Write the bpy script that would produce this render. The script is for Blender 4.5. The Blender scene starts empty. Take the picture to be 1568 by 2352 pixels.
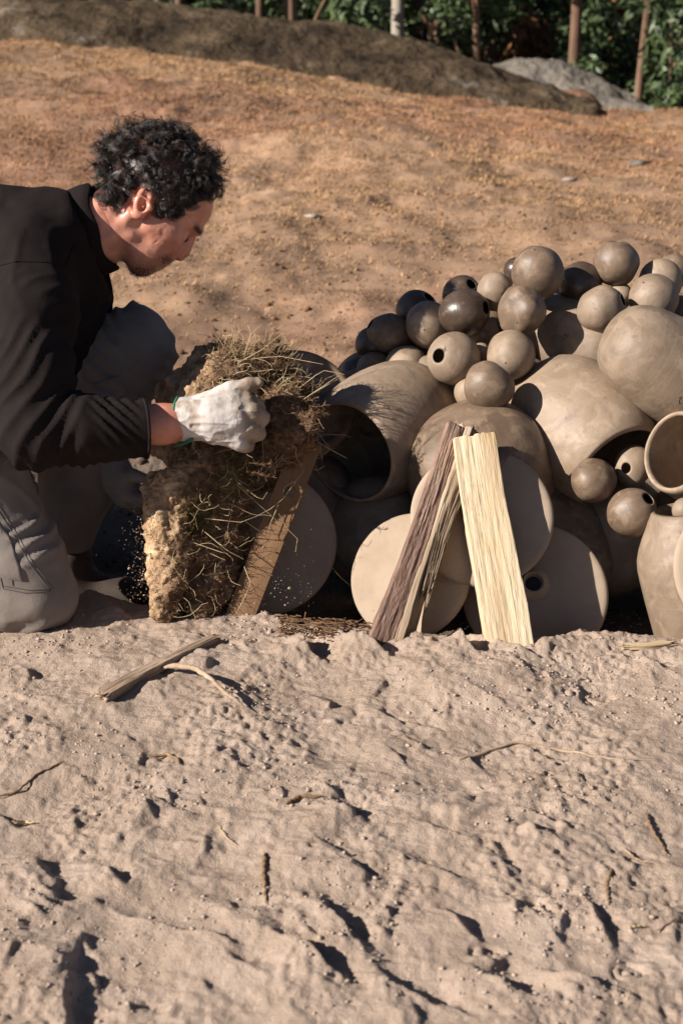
import bpy, math, random
import numpy as np
from mathutils import Vector, Matrix

# ------------------------------------------------------------------ camera, sky, sun, exposure
random.seed(7); np.random.seed(7)
scene = bpy.context.scene
col = scene.collection
H, PITCH, F = 1.10, math.radians(20), 3454.0          # camera height, tilt, focal length in picture units
cam_d = bpy.data.cameras.new('camera'); cam = bpy.data.objects.new('camera', cam_d); col.objects.link(cam)
cam.location = (0, 0, H); cam.rotation_euler = (math.pi/2 - PITCH, 0, 0)
cam_d.sensor_fit = 'VERTICAL'; cam_d.sensor_height = 36; cam_d.lens = 36*F/2352
cam_d.clip_start = .05; cam_d.clip_end = 500
cam_d.dof.use_dof = True; cam_d.dof.focus_distance = 2.72; cam_d.dof.aperture_fstop = 6.3
scene.camera = cam
SUN_L = Vector((.80, .35, -.52)).normalized()            # direction the light travels
el = math.asin(-SUN_L.z)
world = bpy.data.worlds.new('World'); scene.world = world; world.use_nodes = True
wn = world.node_tree; bg = wn.nodes['Background']
sky = wn.nodes.new('ShaderNodeTexSky'); sky.sky_type = 'NISHITA'; sky.sun_disc = False
sky.sun_elevation = el; sky.sun_rotation = math.atan2(-SUN_L.x, -SUN_L.y); sky.air_density = .45; sky.dust_density = .3; sky.ozone_density = .3
wn.links.new(sky.outputs[0], bg.inputs[0]); bg.inputs[1].default_value = .05
sun_d = bpy.data.lights.new('sun', 'SUN'); sun_d.energy = 5.0; sun_d.angle = math.radians(.5); sun_d.color = (1, .93, .85)
sun = bpy.data.objects.new('sun', sun_d); col.objects.link(sun)
sun.rotation_euler = SUN_L.to_track_quat('-Z', 'Y').to_euler()
scene.view_settings.view_transform = 'Standard'; scene.view_settings.look = 'None'
scene.view_settings.exposure = .82; scene.view_settings.gamma = 1

FWD = np.array([0, math.cos(PITCH), -math.sin(PITCH)]); UP = np.array([0, math.sin(PITCH), math.cos(PITCH)]); RT = np.array([1., 0, 0])
CAM = np.array([0, 0, H])
def ray(u, v): return FWD + RT*((u-784)/F) + UP*((1176-v)/F)
def W(u, v, D): return CAM + D*ray(u, v)                # point at picture place u, v and depth D
def G(u, v, z=0.):                                      # point on the ground
    r = ray(u, v); return CAM + r*((z-H)/r[2])
def Y(u, v, y): r = ray(u, v); return CAM + r*(y/r[1])

# ------------------------------------------------------------------ numpy helpers
def _h(*ii):
    h = np.zeros(ii[0].shape, np.uint32)
    for k, i in enumerate(ii):
        h ^= (i.astype(np.int64) & 0xffffffff).astype(np.uint32) * np.uint32([374761393, 668265263, 2147483647, 1274126177][k])
        h = (h ^ (h >> np.uint32(13))) * np.uint32(1274126177)
    h ^= h >> np.uint32(16)
    return (h & np.uint32(0xffffff)).astype(np.float32) / np.float32(0xffffff)
def n2(x, y, s=0):
    x, y = np.broadcast_arrays(x, y)
    xi = np.floor(x); yi = np.floor(y); fx = x-xi; fy = y-yi
    ux = fx*fx*fx*(fx*(fx*6-15)+10); uy = fy*fy*fy*(fy*(fy*6-15)+10); xi = xi.astype(np.int64); yi = yi.astype(np.int64); z = np.full(xi.shape, s, np.int64)
    a = _h(xi, yi, z); b = _h(xi+1, yi, z); c = _h(xi, yi+1, z); d = _h(xi+1, yi+1, z)
    return (a+(b-a)*ux)*(1-uy)+(c+(d-c)*ux)*uy - .5
def n3(p, s=0):
    q = np.floor(p); f = p-q; u = f*f*f*(f*(f*6-15)+10); q = q.astype(np.int64); sd = np.full(q.shape[:-1], s, np.int64)
    r = 0
    for dx in (0, 1):
        for dy in (0, 1):
            for dz in (0, 1):
                w = (u[..., 0] if dx else 1-u[..., 0])*(u[..., 1] if dy else 1-u[..., 1])*(u[..., 2] if dz else 1-u[..., 2])
                r = r + w*_h(q[..., 0]+dx, q[..., 1]+dy, q[..., 2]+dz, sd)
    return r - .5
def fbm2(x, y, o=4, s=0, g=.5):
    r = 0; a = 1.
    for k in range(o): r = r + a*n2(x*2**k+17.3*k, y*2**k+5.1*k, s+k); a *= g
    return r
def fbm3(p, o=3, s=0, g=.5):
    r = 0; a = 1.
    for k in range(o): r = r + a*n3(p*2**k+3.7*k, s+k); a *= g
    return r
def sstep(a, b, x):
    t = np.clip((x-a)/(b-a), 0, 1); return t*t*(3-2*t)

# ------------------------------------------------------------------ object helpers
def mesh_obj(name, V, Fc, mat=None, parent=None, smooth=True, loops=None):
    me = bpy.data.meshes.new(name)
    V = np.asarray(V, np.float32)
    if isinstance(Fc, np.ndarray):
        n, k = Fc.shape
        me.vertices.add(len(V)); me.vertices.foreach_set('co', V.ravel())
        me.loops.add(n*k); me.loops.foreach_set('vertex_index', Fc.astype(np.int32).ravel())
        me.polygons.add(n); me.polygons.foreach_set('loop_start', np.arange(0, n*k, k, dtype=np.int32))
        me.update(calc_edges=True)
    else:
        me.from_pydata([tuple(map(float, v)) for v in V], [], Fc)
    me.validate()
    if smooth: me.polygons.foreach_set('use_smooth', np.ones(len(me.polygons), bool))
    o = bpy.data.objects.new(name, me); col.objects.link(o)
    if mat: me.materials.append(mat)
    if parent: o.parent = parent
    return o
def tag(o, label=None, cat=None, group=None, kind=None):
    if label: o['label'] = label
    if cat: o['category'] = cat
    if group: o['group'] = group
    if kind: o['kind'] = kind
    return o
def empty(name, loc):
    o = bpy.data.objects.new(name, None); col.objects.link(o); o.location = tuple(map(float, loc)); o.empty_display_size = .05
    return o
def kid(o, parent):                                     # parent a world-space mesh to a thing, keeping its place
    o.parent = parent; o.matrix_parent_inverse = Matrix.Translation(-parent.location); return o
def thing(name, loc, label, cat, group=None): return tag(empty(name, loc), label, cat, group)

def tubes(P, R, sides=3):
    """P (N,K,3) paths, R (N,K) or scalar radii -> verts, quads"""
    P = np.asarray(P, np.float64); N, K, _ = P.shape
    R = np.broadcast_to(np.asarray(R, np.float64), (N, K))
    T = np.gradient(P, axis=1); T /= np.linalg.norm(T, axis=2, keepdims=True)+1e-12
    ref = np.where(np.abs(T[:, :1, 2:3]) > .9, np.array([1., 0, 0]), np.array([0, 0, 1.])); ref = np.broadcast_to(ref, T.shape)
    A = np.cross(T, ref); A /= np.linalg.norm(A, axis=2, keepdims=True)+1e-9; B = np.cross(T, A)
    V = []
    for s in range(sides):
        a = 2*math.pi*s/sides
        V.append(P + (A*math.cos(a)+B*math.sin(a))*R[..., None])
    V = np.stack(V, 2).reshape(-1, 3)
    base = (np.arange(N)[:, None]*K+np.arange(K-1)[None])*sides
    Q = []
    for s in range(sides):
        t = (s+1) % sides
        Q.append(np.stack([base+s, base+t, base+sides+t, base+sides+s], -1))
    return V, np.concatenate([q.reshape(-1, 4) for q in Q])

def surface_nets(f, lo, hi, res):
    lo = np.array(lo, np.float32); n = np.ceil((np.array(hi)-lo)/res).astype(int)+1
    ax = [lo[i]+res*np.arange(n[i], dtype=np.float32) for i in range(3)]
    P = np.stack(np.meshgrid(*ax, indexing='ij'), -1)
    S = f(P).astype(np.float32); del P
    ins = S < 0
    c = [S[a:n[0]-1+a, b:n[1]-1+b, d:n[2]-1+d] for a in (0, 1) for b in (0, 1) for d in (0, 1)]
    cnt = sum((x < 0).astype(np.int8) for x in c)
    act = (cnt > 0) & (cnt < 8); idx = np.argwhere(act)
    corner = np.stack([x[act] for x in c], 1); offs = np.array([(a, b, d) for a in (0, 1) for b in (0, 1) for d in (0, 1)], np.float32)
    acc = np.zeros((len(idx), 3), np.float32); w = np.zeros(len(idx), np.float32)
    for i in range(8):
        for j in range(i+1, 8):
            if np.abs(offs[i]-offs[j]).sum() != 1: continue
            a, b = corner[:, i], corner[:, j]; m = (a < 0) != (b < 0)
            t = np.where(m, a/np.where(m, a-b, 1), 0)
            acc += np.where(m[:, None], offs[i]+t[:, None]*(offs[j]-offs[i]), 0); w += m
    V = lo+res*(idx+acc/w[:, None])
    vid = -np.ones(act.shape, np.int64); vid[act] = np.arange(len(idx))
    Q = []
    for axis in range(3):
        o1, o2 = [(1, 2), (2, 0), (0, 1)][axis]
        sl = [slice(None)]*3; sl[axis] = slice(0, n[axis]-1); sh = [slice(None)]*3; sh[axis] = slice(1, n[axis])
        a, b = ins[tuple(sl)], ins[tuple(sh)]
        for flip, m in ((False, a & ~b), (True, ~a & b)):
            e = np.argwhere(m); e = e[(e[:, o1] > 0) & (e[:, o2] > 0) & (e[:, o1] < n[o1]-1) & (e[:, o2] < n[o2]-1)]
            if not len(e): continue
            def g(d1, d2):
                q = e.copy(); q[:, o1] -= d1; q[:, o2] -= d2; return vid[q[:, 0], q[:, 1], q[:, 2]]
            q = np.stack([g(1, 1), g(0, 1), g(0, 0), g(1, 0)], 1)
            Q.append(q[:, ::-1] if flip else q)
    return V, np.concatenate(Q)
def smin(a, b, k):
    h = np.clip(.5+.5*(b-a)/k, 0, 1); return b+(a-b)*h-k*h*(1-h)
def smax(a, b, k): return -smin(-a, -b, k)
def cap(P, a, b, r1, r2=None):
    r2 = r1 if r2 is None else r2
    a = np.array(a, np.float32); b = np.array(b, np.float32); ab = b-a; pa = P-a
    h = np.clip(pa@ab/(ab@ab), 0, 1)
    return np.sqrt(((pa-h[..., None]*ab)**2).sum(-1))-(r1+(r2-r1)*h)
def ell(P, c, r, R=None):
    d = P-np.array(c, np.float32)
    if R is not None: d = d@np.array(R, np.float32).T
    r = np.array(r, np.float32); k0 = np.sqrt(((d/r)**2).sum(-1)); k1 = np.sqrt(((d/(r*r))**2).sum(-1))
    return k0*(k0-1)/np.maximum(k1, 1e-6)
def chain(P, pts, k=.02):
    r = None
    for (a, ra), (b, rb) in zip(pts[:-1], pts[1:]):
        d = cap(P, a, b, ra, rb); r = d if r is None else smin(r, d, k)
    return r
def vnormals(V, Q):
    N = np.zeros_like(V, dtype=np.float64); fn = np.cross(V[Q[:, 2]]-V[Q[:, 0]], V[Q[:, 3]]-V[Q[:, 1]])
    for k in range(4): np.add.at(N, Q[:, k], fn)
    return N/(np.linalg.norm(N, axis=1, keepdims=True)+1e-12)

# ------------------------------------------------------------------ materials
def lin(h):
    h = h.lstrip('#'); c = [int(h[i:i+2], 16)/255 for i in (0, 2, 4)]
    return tuple((x/12.92 if x <= .04045 else ((x+.055)/1.055)**2.4) for x in c)+(1,)
def mat(name, cols, scale=8., rough=.8, bump=(), detail=6., spec=.4, vary=0., stretch=None, second=None, attr=None, sheen=0., coat=0., sss=0., trans=0., dist=0., rvar=0.):
    """cols: ramp stops [(pos, colour)]; bump: [(scale, strength, distance, stretch)]; second: (scale, lo, hi, colour, amount)"""
    m = bpy.data.materials.new(name); m.use_nodes = True; nt = m.node_tree; N = nt.nodes; L = nt.links
    b = N['Principled BSDF']; b.inputs['Roughness'].default_value = rough; b.inputs['Specular IOR Level'].default_value = spec
    tc = N.new('ShaderNodeTexCoord'); oi = N.new('ShaderNodeObjectInfo')
    add = N.new('ShaderNodeVectorMath'); add.operation = 'MULTIPLY_ADD'
    cmb = N.new('ShaderNodeCombineXYZ')
    for i in range(3): L.new(oi.outputs['Random'], cmb.inputs[i])
    add.inputs[1].default_value = (37., 11., 23.); L.new(cmb.outputs[0], add.inputs[0]); L.new(tc.outputs['Object'], add.inputs[2])
    def vec(st):
        if not st: return add.outputs[0]
        mp = N.new('ShaderNodeMapping'); mp.inputs['Scale'].default_value = st; L.new(add.outputs[0], mp.inputs['Vector']); return mp.outputs[0]
    def noise(sc, det, st=None, ds=0.):
        n = N.new('ShaderNodeTexNoise'); n.inputs['Scale'].default_value = sc; n.inputs['Detail'].default_value = det; n.inputs['Distortion'].default_value = ds
        n.inputs['Roughness'].default_value = .6
        L.new(vec(st), n.inputs['Vector']); return n.outputs[0]
    n0 = noise(scale, detail, stretch, dist)
    rp = N.new('ShaderNodeValToRGB'); L.new(n0, rp.inputs[0])
    while len(rp.color_ramp.elements) < len(cols): rp.color_ramp.elements.new(.5)
    for e, (p, c) in zip(rp.color_ramp.elements, cols): e.position = p; e.color = lin(c) if isinstance(c, str) else tuple(c)+(1,)
    out = rp.outputs[0]
    def mix(kind, fac, c1, c2):
        x = N.new('ShaderNodeMixRGB'); x.blend_type = kind
        for s, i in ((fac, 0), (c1, 1), (c2, 2)):
            if hasattr(s, 'links'): L.new(s, x.inputs[i])
            else: x.inputs[i].default_value = s
        return x.outputs[0]
    if second:
        for (sc, lo, hi, c, am) in second:
            s2 = noise(sc, 4., None, .6)
            mr = N.new('ShaderNodeMapRange'); mr.inputs[1].default_value = lo; mr.inputs[2].default_value = hi; mr.inputs[4].default_value = am; L.new(s2, mr.inputs[0])
            out = mix('MIX', mr.outputs[0], out, lin(c))
            if rvar:
                m2 = N.new('ShaderNodeMapRange'); m2.inputs[1].default_value = lo; m2.inputs[2].default_value = hi; m2.inputs[3].default_value = rough; m2.inputs[4].default_value = rough+rvar
                L.new(s2, m2.inputs[0]); L.new(m2.outputs[0], b.inputs['Roughness'])
    if vary:
        hs = N.new('ShaderNodeHueSaturation'); mr = N.new('ShaderNodeMapRange'); mr.inputs[3].default_value = 1-vary; mr.inputs[4].default_value = 1+vary
        L.new(oi.outputs['Random'], mr.inputs[0]); L.new(mr.outputs[0], hs.inputs['Value']); L.new(out, hs.inputs['Color']); out = hs.outputs[0]
    if attr:
        at = N.new('ShaderNodeAttribute'); at.attribute_name = attr; out = mix('MULTIPLY', 1., out, at.outputs['Color'])
    L.new(out, b.inputs['Base Color'])
    prev = None
    for (sc, st, ds, sr) in bump:
        bn = N.new('ShaderNodeBump'); bn.inputs['Strength'].default_value = st; bn.inputs['Distance'].default_value = ds
        L.new(noise(sc, 5., sr), bn.inputs['Height'])
        if prev: L.new(prev, bn.inputs['Normal'])
        prev = bn.outputs[0]
    if prev: L.new(prev, b.inputs['Normal'])
    if sheen: b.inputs['Sheen Weight'].default_value = sheen
    if coat: b.inputs['Coat Weight'].default_value = coat; b.inputs['Coat Roughness'].default_value = .35
    if sss: b.inputs['Subsurface Weight'].default_value = sss; b.inputs['Subsurface Radius'].default_value = (.012, .004, .002); b.inputs['Subsurface Scale'].default_value = .5
    if trans: b.inputs['Transmission Weight'].default_value = 0
    m.node_tree.nodes.update() if hasattr(m.node_tree.nodes, 'update') else None
    return m
M = {}
M['sand'] = mat('sand', [(.3, '#9f8c7c'), (.55, '#ac998a'), (.75, '#b8a697')], 9., .95, [(120, .5, .004, None), (320, .8, .003, None), (900, .7, .0012, None)], spec=.15, attr='tint')
M['pebble'] = mat('pebble', [(.3, '#9c8a7b'), (.7, '#b4a293')], 40., .95, [(300, .5, .002, None)], spec=.2)
M['drygrass'] = mat('drygrass', [(.3, '#a58c70'), (.55, '#b8a184'), (.8, '#c6b294')], 1.2, .9, spec=.15, attr='tint')
M['rock'] = mat('rock', [(.32, '#2a221b'), (.43, '#493c2e'), (.52, '#5b4c3a'), (.6, '#6c5c4a'), (.7, '#92887c')], 1.7, .95, [(5, 1., .16, None), (18, 1., .06, None)], spec=.15, detail=10)
M['greyrock'] = mat('greyrock', [(.3, '#5d564e'), (.55, '#7d756b'), (.8, '#958d82')], 2.4, .95, [(8, .9, .06, None), (40, .6, .02, None)], spec=.15, detail=10)
M['redrock'] = mat('redrock', [(.3, '#5a4234'), (.6, '#7c5c48'), (.8, '#8c6c56')], 3., .95, [(9, .9, .05, None)], spec=.15)
M['trunk'] = mat('trunk', [(.3, '#4a372b'), (.5, '#755a47'), (.72, '#947b66')], 2.5, .9, [(14, .6, .02, (1, 1, .2))], stretch=(1, 1, .25), vary=.25)
M['paletrunk'] = mat('paletrunk', [(.3, '#8a7f72'), (.6, '#b9b0a2'), (.8, '#cfc7ba')], 2.5, .9, [(14, .5, .01, (1, 1, .2))], stretch=(1, 1, .25))
M['leaf'] = mat('leaf', [(.3, '#28321b'), (.45, '#3f4e2e'), (.6, '#57673f'), (.75, '#7d8560')], 4.5, .5, spec=.4, vary=.18)
M['brownleaf'] = mat('brownleaf', [(.3, '#4d3220'), (.6, '#7a5436'), (.8, '#94704c')], 1.7, .7, vary=.2)
CL = [(.28, '#74624f'), (.5, '#887562'), (.72, '#988672')]
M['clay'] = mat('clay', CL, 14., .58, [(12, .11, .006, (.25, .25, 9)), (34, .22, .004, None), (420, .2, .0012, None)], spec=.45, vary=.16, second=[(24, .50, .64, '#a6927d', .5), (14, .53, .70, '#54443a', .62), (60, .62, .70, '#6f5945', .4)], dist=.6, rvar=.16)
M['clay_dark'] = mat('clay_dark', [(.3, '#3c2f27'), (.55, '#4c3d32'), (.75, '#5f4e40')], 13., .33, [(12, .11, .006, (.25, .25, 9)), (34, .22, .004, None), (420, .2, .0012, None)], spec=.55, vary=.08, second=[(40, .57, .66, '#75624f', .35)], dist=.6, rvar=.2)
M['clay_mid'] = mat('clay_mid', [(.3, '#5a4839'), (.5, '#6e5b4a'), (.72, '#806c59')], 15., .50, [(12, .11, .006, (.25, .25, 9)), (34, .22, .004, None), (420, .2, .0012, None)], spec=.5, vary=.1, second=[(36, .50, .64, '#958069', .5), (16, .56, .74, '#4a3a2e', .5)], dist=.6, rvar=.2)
M['clay_matte'] = mat('clay_matte', [(.3, '#94826f'), (.55, '#a2907d'), (.8, '#ab9a87')], 9., .9, [(500, .3, .001, None), (30, .12, .004, None)], spec=.2, vary=.05, second=[(22, .56, .72, '#8a7866', .35)])
M['cut_wood'] = mat('cut_wood', [(.24, '#7d6144'), (.33, '#ad9676'), (.45, '#bfab8c'), (.6, '#cab99d'), (.85, '#d0c2aa')], 22., .85, [(60, .7, .004, (1, 1, .08)), (240, .7, .002, (1, 1, .08))], spec=.2, stretch=(1, 1, .05), detail=8, second=[(14, .58, .72, '#a07c4c', .65), (5, .58, .68, '#b8955f', .4)])
M['old_wood'] = mat('old_wood', [(.28, '#4f4032'), (.45, '#82705c'), (.6, '#a3917b'), (.75, '#c6b9a4')], 26., .85, [(80, 1., .006, (1, 1, .06)), (300, .5, .002, (1, 1, .06))], spec=.2, stretch=(1, 1, .07))
M['bark'] = mat('bark', [(.28, '#4d3a31'), (.45, '#765d50'), (.6, '#917869'), (.75, '#bda68e')], 22., .85, [(45, 1., .008, (1, 1, .3)), (220, .6, .003, (1, 1, .5))], spec=.25, stretch=(1, 1, .25))
M['board'] = mat('board', [(.25, '#5b4330'), (.5, '#7c5f45'), (.75, '#947457')], 18., .85, [(70, .5, .004, (1, 1, .06))], spec=.2, stretch=(1, 1, .06))
M['soil'] = mat('soil', [(.28, '#735f4e'), (.48, '#9c856d'), (.68, '#b6a188')], 34., .97, [(120, 1., .006, None), (420, .8, .003, None)], spec=.1, detail=9, attr='tint')
M['straw'] = mat('straw', [(.3, '#8f7a58'), (.55, '#b8a27c'), (.8, '#d6c7a6')], 30., .6, spec=.35)
M['root'] = mat('root', [(.3, '#4a3626'), (.55, '#765a42'), (.8, '#9a7c5c')], 30., .9, spec=.2)
M['moss'] = mat('moss', [(.3, '#4c4a22'), (.55, '#6e6a33'), (.8, '#8a8448')], 40., .9, spec=.2)
M['twig'] = mat('twig', [(.3, '#7d6652'), (.5, '#a08a74'), (.75, '#b8a38d')], 40., .9, [(160, .7, .002, (1, 1, .15))], spec=.2, stretch=(1, 1, .2))
M['darktwig'] = mat('darktwig', [(.3, '#5e4a3a'), (.6, '#82694f'), (.8, '#9c836a')], 40., .9, [(200, .6, .002, None)], spec=.2)
M['skin'] = mat('skin', [(.3, '#b67f6c'), (.55, '#c8927d'), (.8, '#d3a18d')], 30., .36, [(90, .25, .002, None), (520, .35, .0008, None)], spec=.5, sss=.12, attr='tint')
M['hair'] = mat('hair', [(.3, '#1c1613'), (.6, '#2e241e'), (.85, '#54463c')], 60., .34, spec=.7)
M['shirt'] = mat('shirt', [(.3, '#1d1817'), (.7, '#241e1d')], 20., .9, [(900, .25, .0008, None), (14, .25, .01, None)], spec=.1, sheen=.0)
M['trousers'] = mat('trousers', [(.3, '#736a63'), (.6, '#7f756d'), (.8, '#897f77')], 16., .9, [(1000, .3, .0008, None), (22, .3, .006, None)], spec=.15, sheen=.1)
M['stitch'] = mat('stitch', [(.3, '#5c5654'), (.7, '#645e5b')], 20., .9, spec=.1)
M['glove'] = mat('glove', [(.3, '#978d85'), (.5, '#bdb5ae'), (.7, '#cdc6c0')], 22., .9, [(600, .4, .001, None), (50, .6, .004, None)], spec=.2, second=[(30, .55, .7, '#9c8a76', .55)], attr='tint')
M['shadedglove'] = mat('shadedglove', [(.3, '#77706a'), (.7, '#938b84')], 22., .9, [(600, .4, .001, None)], spec=.2)  # left glove: darker copy of the glove colour, shade painted in
M['green'] = mat('green', [(.3, '#1f5a3c'), (.7, '#2f7350')], 60., .8, [(900, .4, .001, None)])
M['boot'] = mat('boot', [(.3, '#3a2f28'), (.7, '#4d4037')], 20., .7, [(300, .4, .001, None)])
M['eye'] = mat('eye', [(.4, '#2a201c'), (.6, '#3a2d28')], 20., .2)
M['redfibre'] = mat('redfibre', [(.3, '#7c3d28'), (.7, '#a85f40')], 40., .8)
def set_tint(o, C):
    a = o.data.color_attributes.new('tint', 'FLOAT_COLOR', 'POINT')
    C = np.concatenate([np.asarray(C, np.float32), np.ones((len(C), 1), np.float32)], 1); a.data.foreach_set('color', C.ravel())

# ------------------------------------------------------------------ ground
LX, LY = .925, .38                                     # ground direction of the light
def grow(a, b, first, ratio):
    r = []; s = first; x = a
    while (x < b) if first > 0 else (x > b): x += s; s *= ratio; r.append(x)
    return r
ridge_px = [(-900, 1400), (-300, 1420), (0, 1418), (90, 1420), (200, 1368), (260, 1385), (350, 1402), (480, 1388), (620, 1430), (700, 1452), (760, 1462), (900, 1474), (1100, 1480), (1250, 1490), (1400, 1478), (1568, 1488), (2200, 1490)]
_rp = np.array([G(u, v) for u, v in ridge_px]); RX, RY = _rp[:, 0], _rp[:, 1]
scarps = []                                             # (x, y, height, length, front width, back width, turn)
for u, v, a, l, t in [(235, 2015, .022, .05, .2), (775, 1875, .022, .045, .3), (765, 2130, .030, .075, .1), (1045, 2140, .022, .06, .2), (1365, 2120, .020, .08, -.3),
                      (165, 2215, .018, .07, -.5), (700, 2225, .03, .09, .4), (1245, 1900, .014, .085, .55), (1030, 1925, .013, .075, .75), (985, 2020, .012, .09, .6),
                      (690, 1492, .048, .06, .2), (830, 1486, .042, .08, .4), (340, 1560, .012, .035, .4), (760, 1960, .014, .045, .3), (460, 1950, .012, .045, -.6),
                      (1320, 1440, .03, .05, .1), (1060, 1500, .045, .05, .1), (1490, 1530, .02, .05, .4), (20, 1880, .016, .05, .6), (100, 2010, .014, .04, .3),
                      (350, 2130, .018, .08, .8), (150, 2320, .025, .08, -.4), (1330, 2270, .02, .06, .7), (1130, 1610, .012, .05, .4), (890, 1640, .010, .05, .3),
                      (550, 2230, .016, .06, .4), (60, 1560, .012, .06, -.2), (260, 1400, .018, .05, .3), (430, 1460, .008, .05, .5), (1180, 1500, .014, .06, .3), (650, 1700, .008, .05, .4),
                      (270, 1650, .006, .05, .3), (1000, 1720, .008, .06, .6), (1430, 1980, .010, .05, .2), (1250, 2060, .010, .06, .5), (520, 1760, .007, .05, .2), (930, 2290, .02, .07, .3), (1180, 2300, .015, .07, .5)]:
    p = G(u, v); scarps.append((p[0], p[1], a*.66, l*.66, .05, .009, t))
rs = np.random.RandomState(3)
for k in range(130):
    u, v = rs.uniform(-200, 1768), rs.uniform(1480, 2420); p = G(u, v)
    scarps.append((p[0], p[1], rs.uniform(.003, .009), rs.uniform(.012, .035), rs.uniform(.02, .05), .005, rs.uniform(-.8, .9)))
rings = [(1440, 2232, .017), (1440, 2232, .008), (1105, 2192, .012), (1310, 1592, .009), (1350, 1600, .008), (1400, 1590, .007), (1230, 2085, .010), (1270, 2090, .009), (1130, 2190, .008)]
def base_z(x, y):
    """large form of the land"""
    z = np.zeros(np.broadcast(x, y).shape)
    ry = np.interp(x, RX, RY)
    inpit = sstep(-.95, -.72, x)*(1-sstep(1.6, 1.9, x))
    z = z - .11*sstep(.0, .16, y-ry-.015)*(1-sstep(3.55, 3.95, y))*inpit
    z = z + .52*sstep(4.6, 14.5, y)*sstep(3.2, -3.6, x) + .10*np.exp(-((x-.3)/1.6)**2-((y-9)/2.)**2)
    z = z - .14*sstep(8.5, 13, y)*sstep(-1.5, 1.5, x)
    z = z - 1.3*sstep(13.5, 15.5, y)
    z = z + 10*sstep(26, 60, y)
    return z
def ground_z(x, y, fine=True):
    z = base_z(x, y)
    far = sstep(3.2, 5., y)
    z = z + far*(.10*fbm2(x*.9, y*.9, 3, 40)+.05*fbm2(x*3.5, y*3.5, 3, 50))
    if fine:
        nf = 1-far; m = nf > 0
        xm, ym = x[m], y[m]
        wx = xm+.02*fbm2(xm*14, ym*14, 2, 71); wy = ym+.02*fbm2(xm*14+9, ym*14, 2, 72)
        h = .020*fbm2(xm*4.5, ym*4.5, 2, 3)+.0050*fbm2(xm*17, ym*17, 2, 11)+(.3+.9*sstep(-.3, .35, fbm2(xm*3.3, ym*3.3, 2, 19)))*(.0075*np.abs(fbm2(wx*20, wy*20, 2, 13))+.0055*np.abs(fbm2(wx*47+3, wy*47, 2, 17)))
        rd = 1-np.abs(2*fbm2(wx*9, wy*9, 2, 23)); h = h+.0035*rd**3
        h = h+.0048*fbm2(xm*80, ym*80, 3, 31, .7)*(.45+.8*sstep(-.15, .4, fbm2(xm*6, ym*6, 3, 37)))
        for (cx, cy, a, l, w1, w2, tn) in scarps:
            dx = wx-cx; dy = wy-cy
            k = (np.abs(dx) < .25) & (np.abs(dy) < .25)
            if not k.any(): continue
            c, s = math.cos(tn), math.sin(tn); ex, ey = LX*c-LY*s, LX*s+LY*c
            t = dx[k]*ex+dy[k]*ey; q = -dx[k]*ey+dy[k]*ex
            h[k] += a*np.exp(-(q/l)**2)*np.where(t < 0, np.exp(np.minimum(t, 0)/w1)*(1-np.exp(-np.abs(t)/.012)*.15), np.exp(-(t/w2)**2)-.45*np.exp(-((t-.028)/.025)**2)*(1-np.exp(-(t/w2)**2)))
        for (u, v, r) in rings:
            p = G(u, v); d = np.hypot(wx*.25+xm*.75-p[0], wy*.25+ym*.75-p[1])
            h = h-.006*np.exp(-((d-r)/.0028)**2)
        z[m] = z[m]+h*nf[m]
    return z
xs = np.array(sorted(grow(-.72, -70, -.006, 1.075)+list(np.arange(-.72, .721, .003))+grow(.72, 70, .006, 1.075)))
ys = np.array(sorted(grow(1.28, -20, -.008, 1.1)+list(np.arange(1.28, 2.76, .003))+list(np.arange(2.766, 4.04, .010))+list(np.arange(4.05, 15, .045))+grow(15, 75, .1, 1.06)))
GX, GY = np.meshgrid(xs, ys, indexing='ij'); GZ = ground_z(GX.ravel(), GY.ravel()).reshape(GX.shape)
nx, ny = GX.shape; ii = (np.arange(nx-1)[:, None]*ny+np.arange(ny-1)[None]).ravel()
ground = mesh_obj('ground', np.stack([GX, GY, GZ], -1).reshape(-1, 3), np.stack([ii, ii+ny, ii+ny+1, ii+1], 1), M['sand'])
tag(ground, kind='structure')
def ground_tint(x, y):                                  # grey-pink sand here, brown and rusty dry field beyond
    fw = sstep(3.2, 4.2, y+.8*fbm2(x*1.5, y*1.5, 3, 91))
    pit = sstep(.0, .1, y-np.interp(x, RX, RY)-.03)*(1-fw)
    a = np.array([.95, .935, .915])*np.ones(x.shape+(1,))
    n = fbm2(x*.8, y*.5, 4, 61)+.5; n2_ = fbm2(x*2.6, y*1.5, 4, 66)+.5; n3_ = fbm2(x*9, y*5, 3, 69)+.5
    straw = np.array([.86, .71, .56]); rust = np.array([.76, .57, .46]); soil = np.array([.64, .53, .44])
    f = straw+(rust-straw)*sstep(.4, .75, n+.10*sstep(5, 9, y))[..., None]
    f = f+(soil-f)*(.6*sstep(.50, .85, n2_+.20*(1-sstep(4, 8, y))))[..., None]
    f = f*(.66+.36*n3_+.32*(fbm2(x*24, y*12, 2, 97)+.5))[..., None]
    a = a+(f-a)*fw[..., None]
    a = a*(1-.72*pit[..., None])  # pit floor darkened: the man's shade put into the ground colour
    a = a*(1-.8*sstep(13.6, 14.6, y))[..., None]  # floor of the wood darkened, tree shade put into the colour
    return a
set_tint(ground, ground_tint(GX, GY).reshape(-1, 3))

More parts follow.
